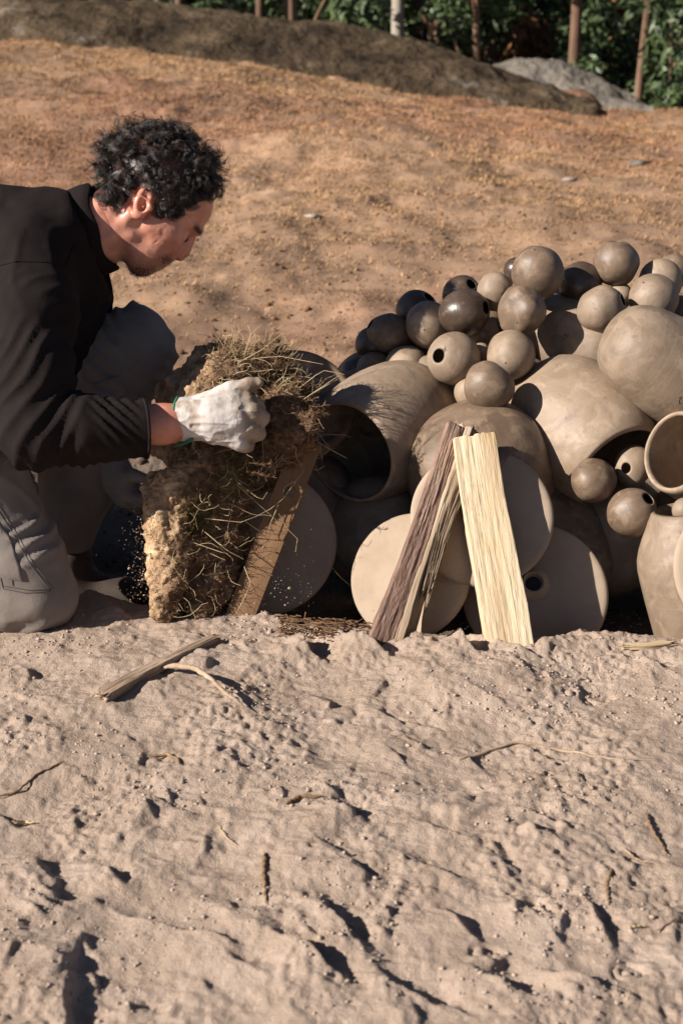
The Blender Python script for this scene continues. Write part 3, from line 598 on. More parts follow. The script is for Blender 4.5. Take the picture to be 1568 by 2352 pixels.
# ------------------------------------------------------------------ firewood
def split_wood(name, A, B, side, wA, wB, tA, tB, m, parent, seed, ragA=.012, ragB=.012, rough=.0035, sect=None):
    """riven billet from A to B (world); side = across direction; w / t = width and thickness at each end"""
    A = np.array(A); B = np.array(B); ax = B-A; Ln = np.linalg.norm(ax); ax /= Ln
    s = np.array(side)-ax*np.dot(side, ax); s /= np.linalg.norm(s); t = np.cross(ax, s)
    sect = np.array(sect if sect is not None else [(-1, -1), (1, -1), (1, 1), (-1, 1)], float); per = []
    for i in range(len(sect)):
        a, b = sect[i], sect[(i+1) % len(sect)]
        for q in np.linspace(0, 1, 34, endpoint=False): per.append(a+(b-a)*q)
    per = np.array(per); n = len(per); nl = 110; l = np.linspace(0, 1, nl); rs = np.random.RandomState(seed)
    fib = rs.normal(size=n); fib = (fib+np.roll(fib, 1))/1.6
    V = np.zeros((nl, n, 3)); zz = l[:, None]*Ln; ids = np.arange(n)[None]*.9
    dev = rough*(.14*fib[None]*(.4+1.2*(n2(zz*14, ids*.6, seed+5)+.5))+.9*n2(zz*6+0*ids, ids*.12+seed, seed)+1.0*n2(zz*16, ids*.45, seed+3)+.5*n2(zz*60, ids*.5, seed+8))
    cen = per/np.linalg.norm(per, axis=1, keepdims=True)
    w = (wA+(wB-wA)*l)[:, None]/2; th = (tA+(tB-tA)*l)[:, None]/2
    bx = per[None, :, 0]*w+cen[None, :, 0]*dev; by = per[None, :, 1]*th+cen[None, :, 1]*dev
    bow = .004*np.sin(l*4+seed)[:, None]
    rag = np.interp(l, [0, .08, .92, 1], [ragA, 0, 0, -ragB])[:, None]*(n2(ids*.22+seed, ids*0, seed)+.6*n2(ids*.8, ids*0, seed+1))*1.6
    P = A+ax*(zz+rag)[..., None]+s*(bx+bow)[..., None]+t*by[..., None]
    i = (np.arange(nl-1)[:, None]*n+np.arange(n)[None]).ravel(); j = (np.arange(nl-1)[:, None]*n+(np.arange(n)[None]+1) % n).ravel()
    Q = np.stack([i, j, j+n, i+n], 1); V = P.reshape(-1, 3)
    # ends: ring shrunk in two steps so that the end grain is rough too
    for end, base in ((0, 0), (1, (nl-1)*n)):
        ring = V[base:base+n]; c = ring.mean(0); start = len(V); rings = [c+(ring-c)*q+ax*(rs.normal(size=(n, 1))*.0012) for q in (.66, .33, .02)]
        V = np.concatenate([V]+rings); prev = np.arange(base, base+n)
        for q in range(3):
            cur = np.arange(start+q*n, start+(q+1)*n); f = np.stack([prev, np.roll(prev, -1), np.roll(cur, -1), cur], 1); Q = np.concatenate([Q, f if end else f[:, ::-1]]); prev = cur
    o = mesh_obj(name, np.zeros((1, 3)), np.zeros((0, 4), int)); bpy.data.objects.remove(o)
    # local frame with z along the grain, so that the wood grain of the material follows it
    R = np.stack([s, t, ax], 1); loc = (V-A)@R
    o = mesh_obj(name, loc, Q[:, ::-1] if np.linalg.det(R) < 0 else Q, M[m])
    mw = Matrix([list(R[k])+[float(A[k])] for k in range(3)]+[[0, 0, 0, 1]])
    o.matrix_world = mw
    if parent: o.parent = parent; o.matrix_parent_inverse = Matrix.Translation(-parent.location)
    return o
c = img_dir(1, 0, 0)
t = thing('split_log', W(1162, 1500, 2.60), 'pale freshly split log leaning against the clay discs', 'firewood')
split_wood('riven_wood', W(1092, 1006, 2.700), W(1166, 1500, 2.595), img_dir(1, .12, 0), K(98, 2.65), K(108, 2.58), .034, .05, 'cut_wood', t, 4, .004, .02, .0016)
t = thing('bark_log', W(888, 1490, 2.60), 'split log with purplish bark leaning beside the pale split log', 'firewood')
split_wood('riven_wood', W(1064, 985, 2.735), W(897, 1500, 2.615), img_dir(1, .25, -.3), K(58, 2.6), K(62, 2.6), .034, .045, 'old_wood', t, 9, .004, .01, .0028)
split_wood('bark', W(1046, 980, 2.722), W(868, 1500, 2.60), img_dir(1, .3, .35), K(40, 2.6), K(66, 2.6), .02, .026, 'bark', t, 12, .004, .01, .0022)
split_wood('splinter', W(1068, 1060, 2.70), W(984, 1342, 2.635), img_dir(1, .25, .2), K(50, 2.6), K(20, 2.6), .022, .008, 'old_wood', t, 15, .0, .05, .004)

# board with a drilled hole, leaning behind the turf
A = W(708, 1012, 2.735); B = W(532, 1470, 2.71); ax = (B-A)/np.linalg.norm(B-A); Ln = np.linalg.norm(B-A)
t = thing('drilled_board', B, 'weathered brown board with a drilled hole leaning behind the turf clod', 'board')
s = img_dir(.93, .37, 0); s = s-ax*np.dot(s, ax); s /= np.linalg.norm(s); nn = np.cross(ax, s)
hw = K(33, 2.65); ht = .011; hl = np.linalg.norm(W(672, 1100, 2.67)-A); hr = .011; hx = hw*.15
# plate with a real round hole: ring of quads around the hole, boxed above and below
import bmesh
bm = bmesh.new()
def loopv(pts, z): return [bm.verts.new((x, z, y)) for x, y in pts]
sq = [(-hw, hl-hw), (0, hl-hw), (hw, hl-hw), (hw, hl), (hw, hl+hw), (0, hl+hw), (-hw, hl+hw), (-hw, hl)]
ho = [(hx+hr*math.cos(a), hl+hr*math.sin(a)) for a in [math.radians(225+45*k) for k in range(8)]]
F1, H1, F2, H2 = loopv(sq, -ht), loopv(ho, -ht), loopv(sq, ht), loopv(ho, ht)
for k in range(8):
    j = (k+1) % 8
    bm.faces.new((F1[k], F1[j], H1[j], H1[k])); bm.faces.new((H2[k], H2[j], F2[j], F2[k])); bm.faces.new((H1[k], H1[j], H2[j], H2[k]))
def slab(y0, y1, e0, e1):
    a = loopv([(-hw, y0), (hw, y0)], -ht), loopv([(-hw, y0), (hw, y0)], ht); b = loopv([(-hw, y1), (hw, y1)], -ht), loopv([(-hw, y1), (hw, y1)], ht)
    bm.faces.new((a[0][0], a[0][1], b[0][1], b[0][0])); bm.faces.new((b[1][0], b[1][1], a[1][1], a[1][0])); bm.faces.new((a[0][1], a[1][1], b[1][1], b[0][1])); bm.faces.new((b[0][0], b[1][0], a[1][0], a[0][0]))
    if e0: bm.faces.new((a[0][0], a[1][0], a[1][1], a[0][1]))
    if e1: bm.faces.new((b[0][1], b[1][1], b[1][0], b[0][0]))
slab(0, hl-hw, 1, 0); slab(hl+hw, Ln, 0, 1)
for k in (2, 3, 6, 7):
    j = (k+1) % 8; bm.faces.new((F1[j], F1[k], F2[k], F2[j]))
bmesh.ops.remove_doubles(bm, verts=bm.verts, dist=1e-5); bmesh.ops.recalc_face_normals(bm, faces=bm.faces)
me = bpy.data.meshes.new('plank'); bm.to_mesh(me); me.materials.append(M['board']); o = bpy.data.objects.new('plank', me); col.objects.link(o)
R = np.stack([s, nn, ax], 1); o.matrix_world = Matrix([list(map(float, R[k]))+[float(A[k])] for k in range(3)]+[[0, 0, 0, 1]]); kid(o, t)

# ------------------------------------------------------------------ the man
man = thing('person', G(60, 1425), 'man in dark shirt and grey trousers kneeling, holding a turf clod', 'person')
HD = 2.80
# head frame: origin on the view ray, so that picture units (u right, v down, c away) serve as local units
hr_ = ray(384, 470); hc = hr_/np.linalg.norm(hr_); ha = RT-hc*np.dot(RT, hc); ha /= np.linalg.norm(ha); hb = np.cross(hc, ha)   # hb points down
h0 = W(384, 470, HD); hs = HD/F
def head_w(L): L = np.asarray(L, float); return h0+hs*((L[..., :1]-384)*ha+(L[..., 1:2]-470)*hb+L[..., 2:3]*hc)
fx, fz = np.array([.67, .74]), np.array([.74, -.67])     # where the face looks, where the crown points (u, v)
RH = np.array([[fx[0], fx[1], 0], [fz[0], fz[1], 0], [0, 0, 1]])
def sdf_head(P):
    Q = P.copy(); Q[..., 2] = np.abs(Q[..., 2])          # both halves alike
    d = ell(Q, (376, 418, 0), (122, 104, 95), RH)        # braincase
    d = smin(d, ell(Q, (430, 470, 0), (56, 50, 70), RH), 30)      # forehead
    d = smin(d, ell(Q, (366, 536, 0), (66, 92, 72), RH), 26)      # face
    d = smin(d, ell(Q, (336, 572, 0), (46, 54, 60), RH), 30)      # jaw
    d = smin(d, cap(Q, (322, 606, 0), (322, 603, 16), 25, 20), 18)   # chin
    d = smin(d, cap(Q, (300, 540, 58), (316, 594, 30), 20, 18), 24)   # jaw edge
    d = smin(d, cap(Q, (390, 530, 54), (345, 512, 70), 18, 16), 30)    # cheekbone
    d = smin(d, cap(Q, (452, 527, 12), (436, 512, 52), 13, 9), 12)   # brow ridge
    d = smax(d, -ell(Q, (432, 550, 36), (24, 15, 22), RH), 12)    # eye socket
    d = smin(d, ell(Q, (415, 540, 35), (15, 15, 16)), 5)          # eyeball
    d = smin(d, cap(Q, (429, 535, 25), (424, 531, 47), 5.5, 4.5), 4)      # upper lid
    d = smin(d, cap(Q, (419, 554, 24), (413, 549, 47), 5, 4), 5)      # lower lid
    d = smin(d, cap(Q, (438, 548, 0), (422, 578, 0), 9, 12), 10)  # nose
    d = smin(d, ell(Q, (411, 588, 0), (12.5, 10.5, 12)), 6)
    d = smin(d, ell(Q, (400, 580, 12), (11, 9, 8.5)), 5)          # wings
    d = smax(d, -ell(Q, (401, 593, 7), (6, 4.5, 4)), 2)
    d = smin(d, ell(Q, (364, 583, 0), (21, 16, 32), RH), 12)      # upper lip, moustache
    d = smin(d, cap(Q, (367, 600, 0), (360, 590, 24), 7.5, 4), 5)
    d = smin(d, cap(Q, (354, 608, 0), (350, 597, 22), 8.5, 5), 5)  # lower lip
    d = smax(d, -cap(Q, (361, 607, 0), (352, 592, 27), 2.2, 1.6), 3)
    d = smax(d, -cap(Q, (404, 566, 25), (372, 577, 47), 3.5, 2), 9)    # fold from nose to mouth
    for k in range(4): d = smax(d, -cap(Q, (404-9*k, 520+5*k, 62+4*k), (386-11*k, 536+7*k, 66+2*k), .5, .3), 3)   # crow's feet
    # neck with its cords
    nk = cap(Q, (285, 500, 0), (215, 533, 0), 78, 80)
    nk = smin(nk, cap(Q, (302, 492, 74), (226, 574, 40), 16, 17), 14)
    nk = smin(nk, cap(Q, (252, 470, 38), (208, 500, 42), 36, 36), 24)
    nk = smin(nk, cap(Q, (215, 530, 0), (130, 575, 0), 80, 62), 20)
    d = smin(d, nk, 20)
    # ear
    RE = np.array([[.31, -.95, 0], [.95, .31, 0], [0, 0, 1.]])
    e = ell(Q, (331, 465, 92), (38, 20, 8.5), RE)
    e = smin(e, ell(Q, (320, 492, 90), (13, 11, 8)), 6)
    e = smax(e, -ell(Q, (335, 460, 102), (27, 12, 9), RE), 4)
    e = smax(e, -ell(Q, (330, 474, 98), (12, 10, 12), RE), 4)
    e = smin(e, cap(Q, (322, 448, 97), (345, 462, 97), 3.4, 3), 4)
    e = smin(e, ell(Q, (346, 476, 92), (7, 9, 8)), 4)
    d = smin(d, e, 6)
    return d
V, Q = surface_nets(sdf_head, (118, 290, -125), (486+14, 645, 125), 2.3)
nrm = vnormals(V, Q)
V = V+nrm*(1.4*fbm3(V*.045, 2, 5)+.9*fbm3(V*.11, 2, 8)*(np.exp(-((V[:, 0]-385)/60)**2-((V[:, 1]-540)/50)**2)))[:, None]
V = V-nrm*(1.6*np.exp(-((np.mod((V[:, 0]-.45*V[:, 1])*1.+2.2*n3(V*.03, 4), 17)-8.5)/1.6)**2)*np.exp(-((V[:, 0]-232)/32)**2-((V[:, 1]-515)/50)**2))[:, None]
hairline = np.array([(120, 428), (198, 446), (225, 458), (250, 472), (278, 478), (296, 462), (304, 440), (330, 428), (352, 442), (358, 498), (370, 503), (392, 492), (425, 484), (455, 466), (476, 458), (493, 448), (560, 430)])
U_, Vv, Cc = V[:, 0], V[:, 1], V[:, 2]
hl_ = np.interp(U_, hairline[:, 0], hairline[:, 1]); earm = ((U_-331)/34)**2+((Vv-470)/40)**2 < 1
scalp = (Vv < hl_) & ~(earm & (np.abs(Cc) > 86))
tint = np.ones((len(V), 3))
tint *= (1+.16*fbm3(V*.05, 3, 2))[:, None]*np.array([1.03, .95, .91])
red = np.exp(-((U_-412)/26)**2-((Vv-585)/26)**2)+.7*np.exp(-((U_-330)/34)**2-((Vv-463)/42)**2)+.5*np.exp(-((U_-375)/40)**2-((Vv-545)/30)**2)
tint *= 1-np.clip(red, 0, 1)[:, None]*np.array([.02, .16, .18])
brd = sstep(-6, 16, (Vv-596)+.55*(U_-318))*sstep(250, 290, U_)*sstep(404, 384, U_)*sstep(-10, 12, 22+(Vv-566)*.6-.0*U_)
brd = np.clip(np.exp(-((U_-318)/40)**2-((Vv-622)/22)**2)*1.0+np.exp(-((U_-378)/17)**2-((Vv-592)/12)**2)*1.0, 0, 1)*(.55+.5*n3(V*.5, 6))
tint *= 1-np.clip(brd, 0, 1)[:, None]*np.array([.72, .72, .70])
stub = np.exp(-((U_-322)/55)**2-((Vv-575)/45)**2)*.28*(.7+1.2*n3(V*.7, 9)); tint *= 1-np.clip(stub, 0, 1)[:, None]*np.array([1, .95, .9])
brow = np.exp(-(((U_-447)*.67+(Vv-532)*.74)/14)**2)*np.exp(-(((U_-452)*.74-(Vv-526)*.67)/7.)**2)*(np.abs(Cc) < 58)*(np.abs(Cc) > 6)
tint *= 1-np.clip(brow*1.3, 0, 1)[:, None]*.9
tint[scalp] *= .12
headV, headQ, headN, headT = head_w(V), Q, nrm@np.stack([ha, hb, hc]), tint

# the figure under the clothes: torso, arms, legs
S_r, E_r, W_r = W(62, 660, 2.67), W(78, 990, 2.56), W(372, 974, 2.62)
S_l, E_l, W_l = W(190, 640, 2.98), W(215, 930, 2.98), W(262, 1095, 2.90)
NK = W(175, 545, 2.80); CH = W(60, 640, 2.80); PV = W(-215, 900, 2.80)
Hp_r, Kn_r, An_r = W(-215, 925, 2.71), W(72, 1358, 2.67), W(-380, 1395, 2.67)
Hp_l, Kn_l, An_l = W(-190, 915, 2.90), W(318, 800, 2.93), W(150, 1215, 2.93)
def sdf_body(P):
    d = cap(P, NK, CH, .07, .11)
    d = smin(d, cap(P, CH, PV, .12, .115), .06)
    d = smin(d, chain(P, [(S_r, .036), (E_r, .036), (W(190, 985, 2.58), .037), (W_r, .033), (W(430, 968, 2.63), .031)]), .03)
    d = smin(d, chain(P, [(S_l, .045), (E_l, .036), (W_l, .028)]), .03)
    d = smin(d, chain(P, [(Hp_r, .065), (Kn_r, .045), (An_r, .032)]), .03)
    d = smin(d, chain(P, [(Hp_l, .065), (Kn_l, .045), (An_l, .032)]), .03)
    return d
lo = np.min([An_r, Hp_l, PV, Kn_l, W_r, S_l], 0)-.16; hi = np.max([W_r, S_r, NK, Kn_l, S_l, E_l, W(430, 968, 2.63)], 0)+.14
V2, Q2 = surface_nets(sdf_body, lo, hi, .009)
t2 = np.ones((len(V2), 3))*np.array([.98, .80, .74])
bn = vnormals(V2, Q2); V2 = V2+bn*(.0015*fbm3(V2*40, 2, 3))[:, None]
body = mesh_obj('body', np.concatenate([headV, V2]), np.concatenate([headQ, Q2+len(headV)]), M['skin'])
set_tint(body, np.clip(np.concatenate([headT, t2]), 0, 1.2)); kid(body, man)
for sgn in (-1, 1):
    o = mesh_obj('eye', *surface_nets(lambda P: ell(P, (420, 544, 35*sgn), (11.5, 11.5, 11.5)), (405, 528, 35*sgn-15), (435, 560, 35*sgn+15), 1.5), M['eye']); o.data.vertices.foreach_set('co', head_w(np.array([v.co for v in o.data.vertices])).astype(np.float32).ravel()); kid(o, man)

# hair: curly locks rooted on the scalp
rs = np.random.RandomState(21)
ids = np.where(scalp & (U_ > 196))[0]; roots = V[ids]; rn = nrm[ids]
sel = rs.choice(len(ids), 520, replace=False); R0, N0 = roots[sel], rn[sel]
# front fringe and nape get longer locks
ctr = np.array([376, 418, 0])
strands = []; srad = []; Kp = 26; tt = np.linspace(0, 1, Kp)
for r0, nn_ in zip(R0, N0):
    up = 16+26*sstep(470, 330, r0[1])+10*rs.uniform(-1, 1)
    if r0[0] < 330 and r0[1] < 440: up += 22*sstep(330, 270, r0[0])+8
    if r0[0] > 430 and r0[1] > 350: up += 20
    if r0[0] < 262 and r0[1] > 400: up = 15+8*rs.uniform(0, 1)
    if abs(r0[2]) > 55 and 340 < r0[0] < 480 and r0[1] > 430: up = 15+8*rs.uniform(0, 1)
    dirv = nn_+rs.normal(size=3)*.30; dirv /= np.linalg.norm(dirv)
    if nn_[1] > -.1: dirv[1] -= .15
    a = np.cross(dirv, rs.normal(size=3)); a /= np.linalg.norm(a); b = np.cross(dirv, a)
    cr = rs.uniform(8, 17); turns = rs.uniform(.8, 1.6)*rs.choice((-1, 1)); ph0 = rs.uniform(0, 6.28)
    lf = up*(1+.32*rs.uniform(-1, 1))
    for k in range(13):
        ph = ph0+rs.normal()*.22; c2 = cr*rs.uniform(.8, 1.15); L2 = lf*rs.uniform(.85, 1.12); ro = r0+rs.normal(size=3)*2.6-nn_*1.5
        env = np.minimum(1, tt*2.2)*(1-.35*tt)
        an = ph+2*math.pi*turns*tt
        p = ro+np.outer(L2*(tt-.22*tt**2), dirv)+np.outer(c2*env*np.cos(an)-c2*env*math.cos(ph)*.5, a)+np.outer(c2*env*np.sin(an)-c2*env*math.sin(ph)*.5, b)
        p[:, 1] += 5*tt**2
        strands.append(p); srad.append(.55*(1-.5*tt))
fly = rs.choice(len(ids), 260, replace=False)
for i in fly:                                            # stray single hairs
    r0, nn_ = roots[i], rn[i]; d = nn_+rs.normal(size=3)*.5; a = np.cross(d, rs.normal(size=3)); a /= np.linalg.norm(a); b = np.cross(d, a); an = rs.uniform(0, 6)+rs.uniform(3, 9)*tt; c2 = rs.uniform(4, 11)
    strands.append(r0+np.outer(rs.uniform(26, 52)*tt, d/np.linalg.norm(d))+np.outer(c2*np.cos(an)*tt, a)+np.outer(c2*np.sin(an)*tt, b)); srad.append(.28*np.ones(Kp))
vv, qq = tubes(np.array(strands), np.array(srad), 3)
hair = mesh_obj('hair', head_w(vv), qq, M['hair']); kid(hair, man)
# short beard hairs on chin and lip, brows
wts = np.clip(brd, 0, 1)**2+np.clip(brow, 0, 1)*.12; bi = rs.choice(len(V), 700, p=wts/wts.sum()); tb = np.linspace(0, 1, 4)
dn = nrm[bi]+np.array([-.45, .75, 0])+rs.normal(size=(700, 3))*.35; P = V[bi][:, None]+dn[:, None]*(tb[None, :, None]*rs.uniform(1.5, 4, (700, 1, 1)))
vv, qq = tubes(P, .38, 3); o = mesh_obj('beard', head_w(vv), qq, M['hair']); tag(o, kind='stuff'); kid(o, man)

# shirt
def plane(P, p, n): n = np.array(n, float); n /= np.linalg.norm(n); return (P-np.array(p)).astype(np.float32)@n.astype(np.float32)
CUF = W(338, 985, 2.60); fdir = (W_r-E_r)/np.linalg.norm(W_r-E_r)
nkd = head_w(np.array([268., 505, 0]))-head_w(np.array([150., 545, 0])); nkd /= np.linalg.norm(nkd)
COL = head_w(np.array([212., 528, 0]))
def sdf_shirt(P):
    d = cap(P, W(20, 640, 2.80), PV, .155, .15)
    d = smin(d, cap(P, W(80, 592, 2.75), W(150, 590, 2.90), .092, .10), .05)
    d = smin(d, cap(P, head_w(np.array([160., 530, -50])), W(70, 600, 2.70), .058, .075), .04)
    d = smin(d, cap(P, W(-40, 560, 2.78), W(120, 560, 2.80), .09, .09), .05)
    d = smin(d, cap(P, W(130, 640, 2.84), W(60, 770, 2.86), .10, .13), .05)          # chest
    d = smin(d, chain(P, [(W(52, 620, 2.672), .082), (W(72, 715, 2.62), .072), (W(78, 880, 2.58), .062), (W(82, 990, 2.565), .058), (W(190, 985, 2.58), .054), (W(345, 985, 2.605), .051)], .02), .035)
    d = smin(d, chain(P, [(W(190, 640, 2.94), .07), (E_l, .055), (W(255, 1060, 2.92), .045)], .02), .03)
    d = smax(d, plane(P, CUF, fdir), .004)
    n = plane(P, COL-nkd*.012, nkd)
    col_r = np.sqrt(np.maximum(((P-COL.astype(np.float32))**2).sum(-1)-plane(P, COL, nkd)**2, 0))
    d = smax(d, np.where(col_r < .13, n, -1), .006)
    return d
lo = np.min([PV, E_r, S_l, W(-60, 500, 2.8)], 0)-.19; lo[2] = min(lo[2], E_r[2]-.12); hi = np.max([CUF, NK, S_r, E_l], 0)+.13
Vs, Qs = surface_nets(sdf_shirt, lo, hi, .0050)
ns = vnormals(Vs, Qs)
def axial(Vx, a, b): ab = b-a; L = np.linalg.norm(ab); return (Vx-a)@(ab/L), np.clip(((Vx-a)@ab)/(L*L), 0, 1)
def near_seg(Vx, a, b): ab = b-a; h = np.clip(((Vx-a)@ab)/(ab@ab), 0, 1); return np.linalg.norm(Vx-a-h[:, None]*ab, axis=1)
def folds(Vx, a, b, rad, freq, amp, seed, skew):
    """rounded folds running round a limb, slanting"""
    s, h = axial(Vx, a, b); w = np.exp(-(np.maximum(near_seg(Vx, a, b)-rad, 0)/.02)**2)
    ph = s*freq+Vx@np.array(skew)*freq+9*fbm3(Vx*8, 2, seed); q = .5+.5*np.sin(ph)
    return amp*w*(q**2-.35)*sstep(.30, .68, n3(Vx*13+seed, seed+4)+.5)*1.3
ab_ = folds(Vs, E_r+fdir*.03, CUF-fdir*.02, .066, 250, .0042, 3, (0, .5, 1.1))+folds(Vs, W(78, 760, 2.6), E_r, .075, 150, .004, 7, (1.3, 0, .2))+folds(Vs, W(120, 620, 2.75), W(70, 800, 2.68), .10, 110, .0055, 9, (1.1, .2, 0))
Vs = Vs+ns*(ab_+.009*fbm3(Vs*np.array([11, 9, 5]), 3, 15)+.005*(1-np.abs(2.4*fbm3(Vs*np.array([10, 8, 5])+3, 2, 18)))**2)[:, None]
shirt = mesh_obj('shirt', Vs, Qs, M['shirt']); kid(shirt, man)
def ring_on(center, ax, rad, tube, mat_, name, n=60, wob=.0, squash=1., lift=None):
    e1 = np.cross(ax, FWD); e1 /= np.linalg.norm(e1); e2 = np.cross(ax, e1); a = np.linspace(0, 2*math.pi, n)
    p = center+np.outer(rad*np.cos(a), e1)+np.outer(rad*squash*np.sin(a), e2)
    if wob: p = p+np.outer(wob*np.sin(a*3+1), ax)
    o = mesh_obj(name, *tubes(p[None], tube, 8), mat_); return kid(o, man)
# collar band standing round the neck, cuff hem, shoulder seam
e1 = np.cross(nkd, hc); e1 /= np.linalg.norm(e1)
vv = []; a = np.linspace(0, 2*math.pi, 72, endpoint=False)
for (rr_, hh_) in ((.079, -.03), (.081, .000), (.0795, .016), (.0765, .018), (.074, .013), (.074, -.02)):
    vv.append(COL+np.outer(rr_*1.05*np.cos(a), e1)+np.outer(rr_*np.sin(a), np.cross(nkd, e1))+np.outer(hh_+.006*np.sin(2*a+1)+.004*np.sin(5*a), nkd))
vv = np.concatenate(vv); i = (np.arange(5)[:, None]*72+np.arange(72)[None]).ravel(); j = (np.arange(5)[:, None]*72+(np.arange(72)[None]+1) % 72).ravel()
o = mesh_obj('collar', vv, np.stack([i, j, j+72, i+72], 1), M['shirt']); kid(o, man)
ring_on(CUF-fdir*.004, fdir, .0512, .0028, M['shirt'], 'cuff_hem')

# trousers
def sdf_trousers(P):
    d = cap(P, W(-215, 905, 2.72), W(-200, 905, 2.88), .14, .14)
    d = smin(d, cap(P, PV, W(-120, 800, 2.80), .13, .13), .04)
    d = smin(d, chain(P, [(W(-190, 930, 2.71), .115), (W(-70, 1110, 2.685), .098), (W(40, 1300, 2.672), .082), (W(82, 1362, 2.672), .068)], .03), .04)
    d = smin(d, chain(P, [(W(82, 1362, 2.672), .066), (W(-100, 1385, 2.672), .066), (An_r, .05)], .03), .02)
    d = smin(d, chain(P, [(W(-150, 900, 2.90), .115), (W(120, 840, 2.92), .095), (W(302, 800, 2.935), .078)], .03), .04)
    d = smin(d, chain(P, [(W(302, 812, 2.935), .076), (W(220, 960, 2.935), .086), (W(150, 1210, 2.93), .062)], .03), .03)
    return d
lo = np.min([An_r, PV, Hp_r], 0)-.18; hi = np.max([Kn_l, Kn_r, PV], 0)+.16; lo[2] = min(lo[2], -.09)
Vt, Qt = surface_nets(sdf_trousers, lo, hi, .0065)
nt_ = vnormals(Vt, Qt)
dt = folds(Vt, W(10, 1180, 2.68), W(78, 1350, 2.672), .10, 120, .005, 31, (.9, .3, -.6))+folds(Vt, W(40, 850, 2.9), W(300, 800, 2.93), .10, 150, .006, 33, (.2, .1, 1.2))+folds(Vt, Kn_l, W(150, 1200, 2.93), .08, 50, .006, 35, (.5, 0, .2))+folds(Vt, W(90, 1365, 2.67), W(-100, 1385, 2.67), .075, 110, .004, 37, (.1, .3, .5))
Vt = Vt+nt_*(dt+.008*fbm3(Vt*11, 3, 41)+.005*(1-np.abs(2.4*fbm3(Vt*np.array([9, 9, 6])+3, 2, 48)))**2)[:, None]
gz_ = ground_z(Vt[:, 0], Vt[:, 1])
trousers = mesh_obj('trousers', Vt, Qt, M['trousers']); kid(trousers, man)
from mathutils.bvhtree import BVHTree
def bvh_of(V_, Q_): return BVHTree.FromPolygons([tuple(map(float, v)) for v in V_], [tuple(map(int, q)) for q in Q_])
bt = bvh_of(Vt, Qt); bs = bvh_of(Vs, Qs)
def cast(tree_, u, v):
    d = Vector(ray(u, v)).normalized(); h = tree_.ray_cast(Vector(CAM), d); return h
def seam(pts, tree_, m, name, rad=.0008, lift=.0003):    # a stitched line lying on the cloth
    pts = np.array(pts, float); d = np.r_[0, np.cumsum(np.hypot(*np.diff(pts, axis=0).T))]; t = np.linspace(0, d[-1], 40); out = []
    for k in t:
        h = cast(tree_, np.interp(k, d, pts[:, 0]), np.interp(k, d, pts[:, 1]))
        if h[0] is not None: out.append(np.array(h[0]+h[1]*lift))
    if len(out) > 3:
        # resample to a fixed count
        kid(mesh_obj(name, *tubes(np.array(out)[None], rad, 5), m), man)
for pts in ([(-20, 1150), (30, 1225), (72, 1300), (118, 1358)], [(118, 1358), (60, 1362), (8, 1352)], [(8, 1352), (-10, 1280), (-25, 1200)], [(0, 1240), (22, 1300), (30, 1345)], [(122, 1352), (70, 1356), (10, 1346)], [(-14, 1146), (36, 1221), (78, 1296), (124, 1350)]): seam(pts, bt, M['stitch'], 'stitching')
for pts in ([(-10, 612), (40, 600), (110, 602), (150, 610)], [(150, 610), (160, 590), (172, 560)]): seam(pts, bs, M['shirt'], 'shoulder_seam', .0016)
# cargo pocket flap on the raised thigh
def patch(poly, tree_, m, name, lift=.003, n=14):
    (a, b, c_, d_) = [np.array(q, float) for q in poly]; V_ = []
    for i_ in range(n):
        for j_ in range(n):
            s_, t_ = i_/(n-1), j_/(n-1); p = (a*(1-s_)+b*s_)*(1-t_)+(d_*(1-s_)+c_*s_)*t_; h = cast(tree_, *p)
            edge = min(s_, t_, 1-s_, 1-t_) < 1e-6
            V_.append(np.array(h[0]+h[1]*(-.001 if edge else lift)) if h[0] is not None else W(p[0], p[1], 2.9))
    k = (np.arange(n-1)[:, None]*n+np.arange(n-1)[None]).ravel(); o_ = mesh_obj(name, np.array(V_), np.stack([k, k+1, k+n+1, k+n], 1), m); return kid(o_, man)
patch([(215, 880), (275, 858), (300, 905), (232, 928)], bt, M['trousers'], 'pocket_flap')
patch([(-30, 1160), (25, 1232), (60, 1340), (-20, 1330)], bt, M['trousers'], 'knee_pocket')
# boot of the raised leg, standing in the pit
AL = W(150, 1212, 2.93); zf = base_z(np.array([AL[0]]), np.array([AL[1]]))[0]
def sdf_boot(P):
    a = np.array([AL[0], AL[1], zf+.05]); d = cap(P, (AL[0], AL[1], zf+.12), a, .05, .05)
    d = smin(d, cap(P, a+[-.03, 0, -.005], a+[.14, -.01, -.012], .045, .036), .03)
    return smax(d, (zf-.004)-P[..., 2], .004)
o = mesh_obj('boot', *surface_nets(sdf_boot, (AL[0]-.12, AL[1]-.1, zf-.03), (AL[0]+.22, AL[1]+.1, zf+.2), .006), M['boot']); kid(o, man)
AR = An_r
def sdf_boot2(P):
    d = cap(P, AR, AR+[-.07, 0, .02], .046, .05); d = smin(d, cap(P, AR+[-.07, 0, .03], AR+[-.10, 0, -.035], .042, .034), .03); return d
o = mesh_obj('boot', *surface_nets(sdf_boot2, AR-.2, AR+.12, .007), M['boot']); kid(o, man)

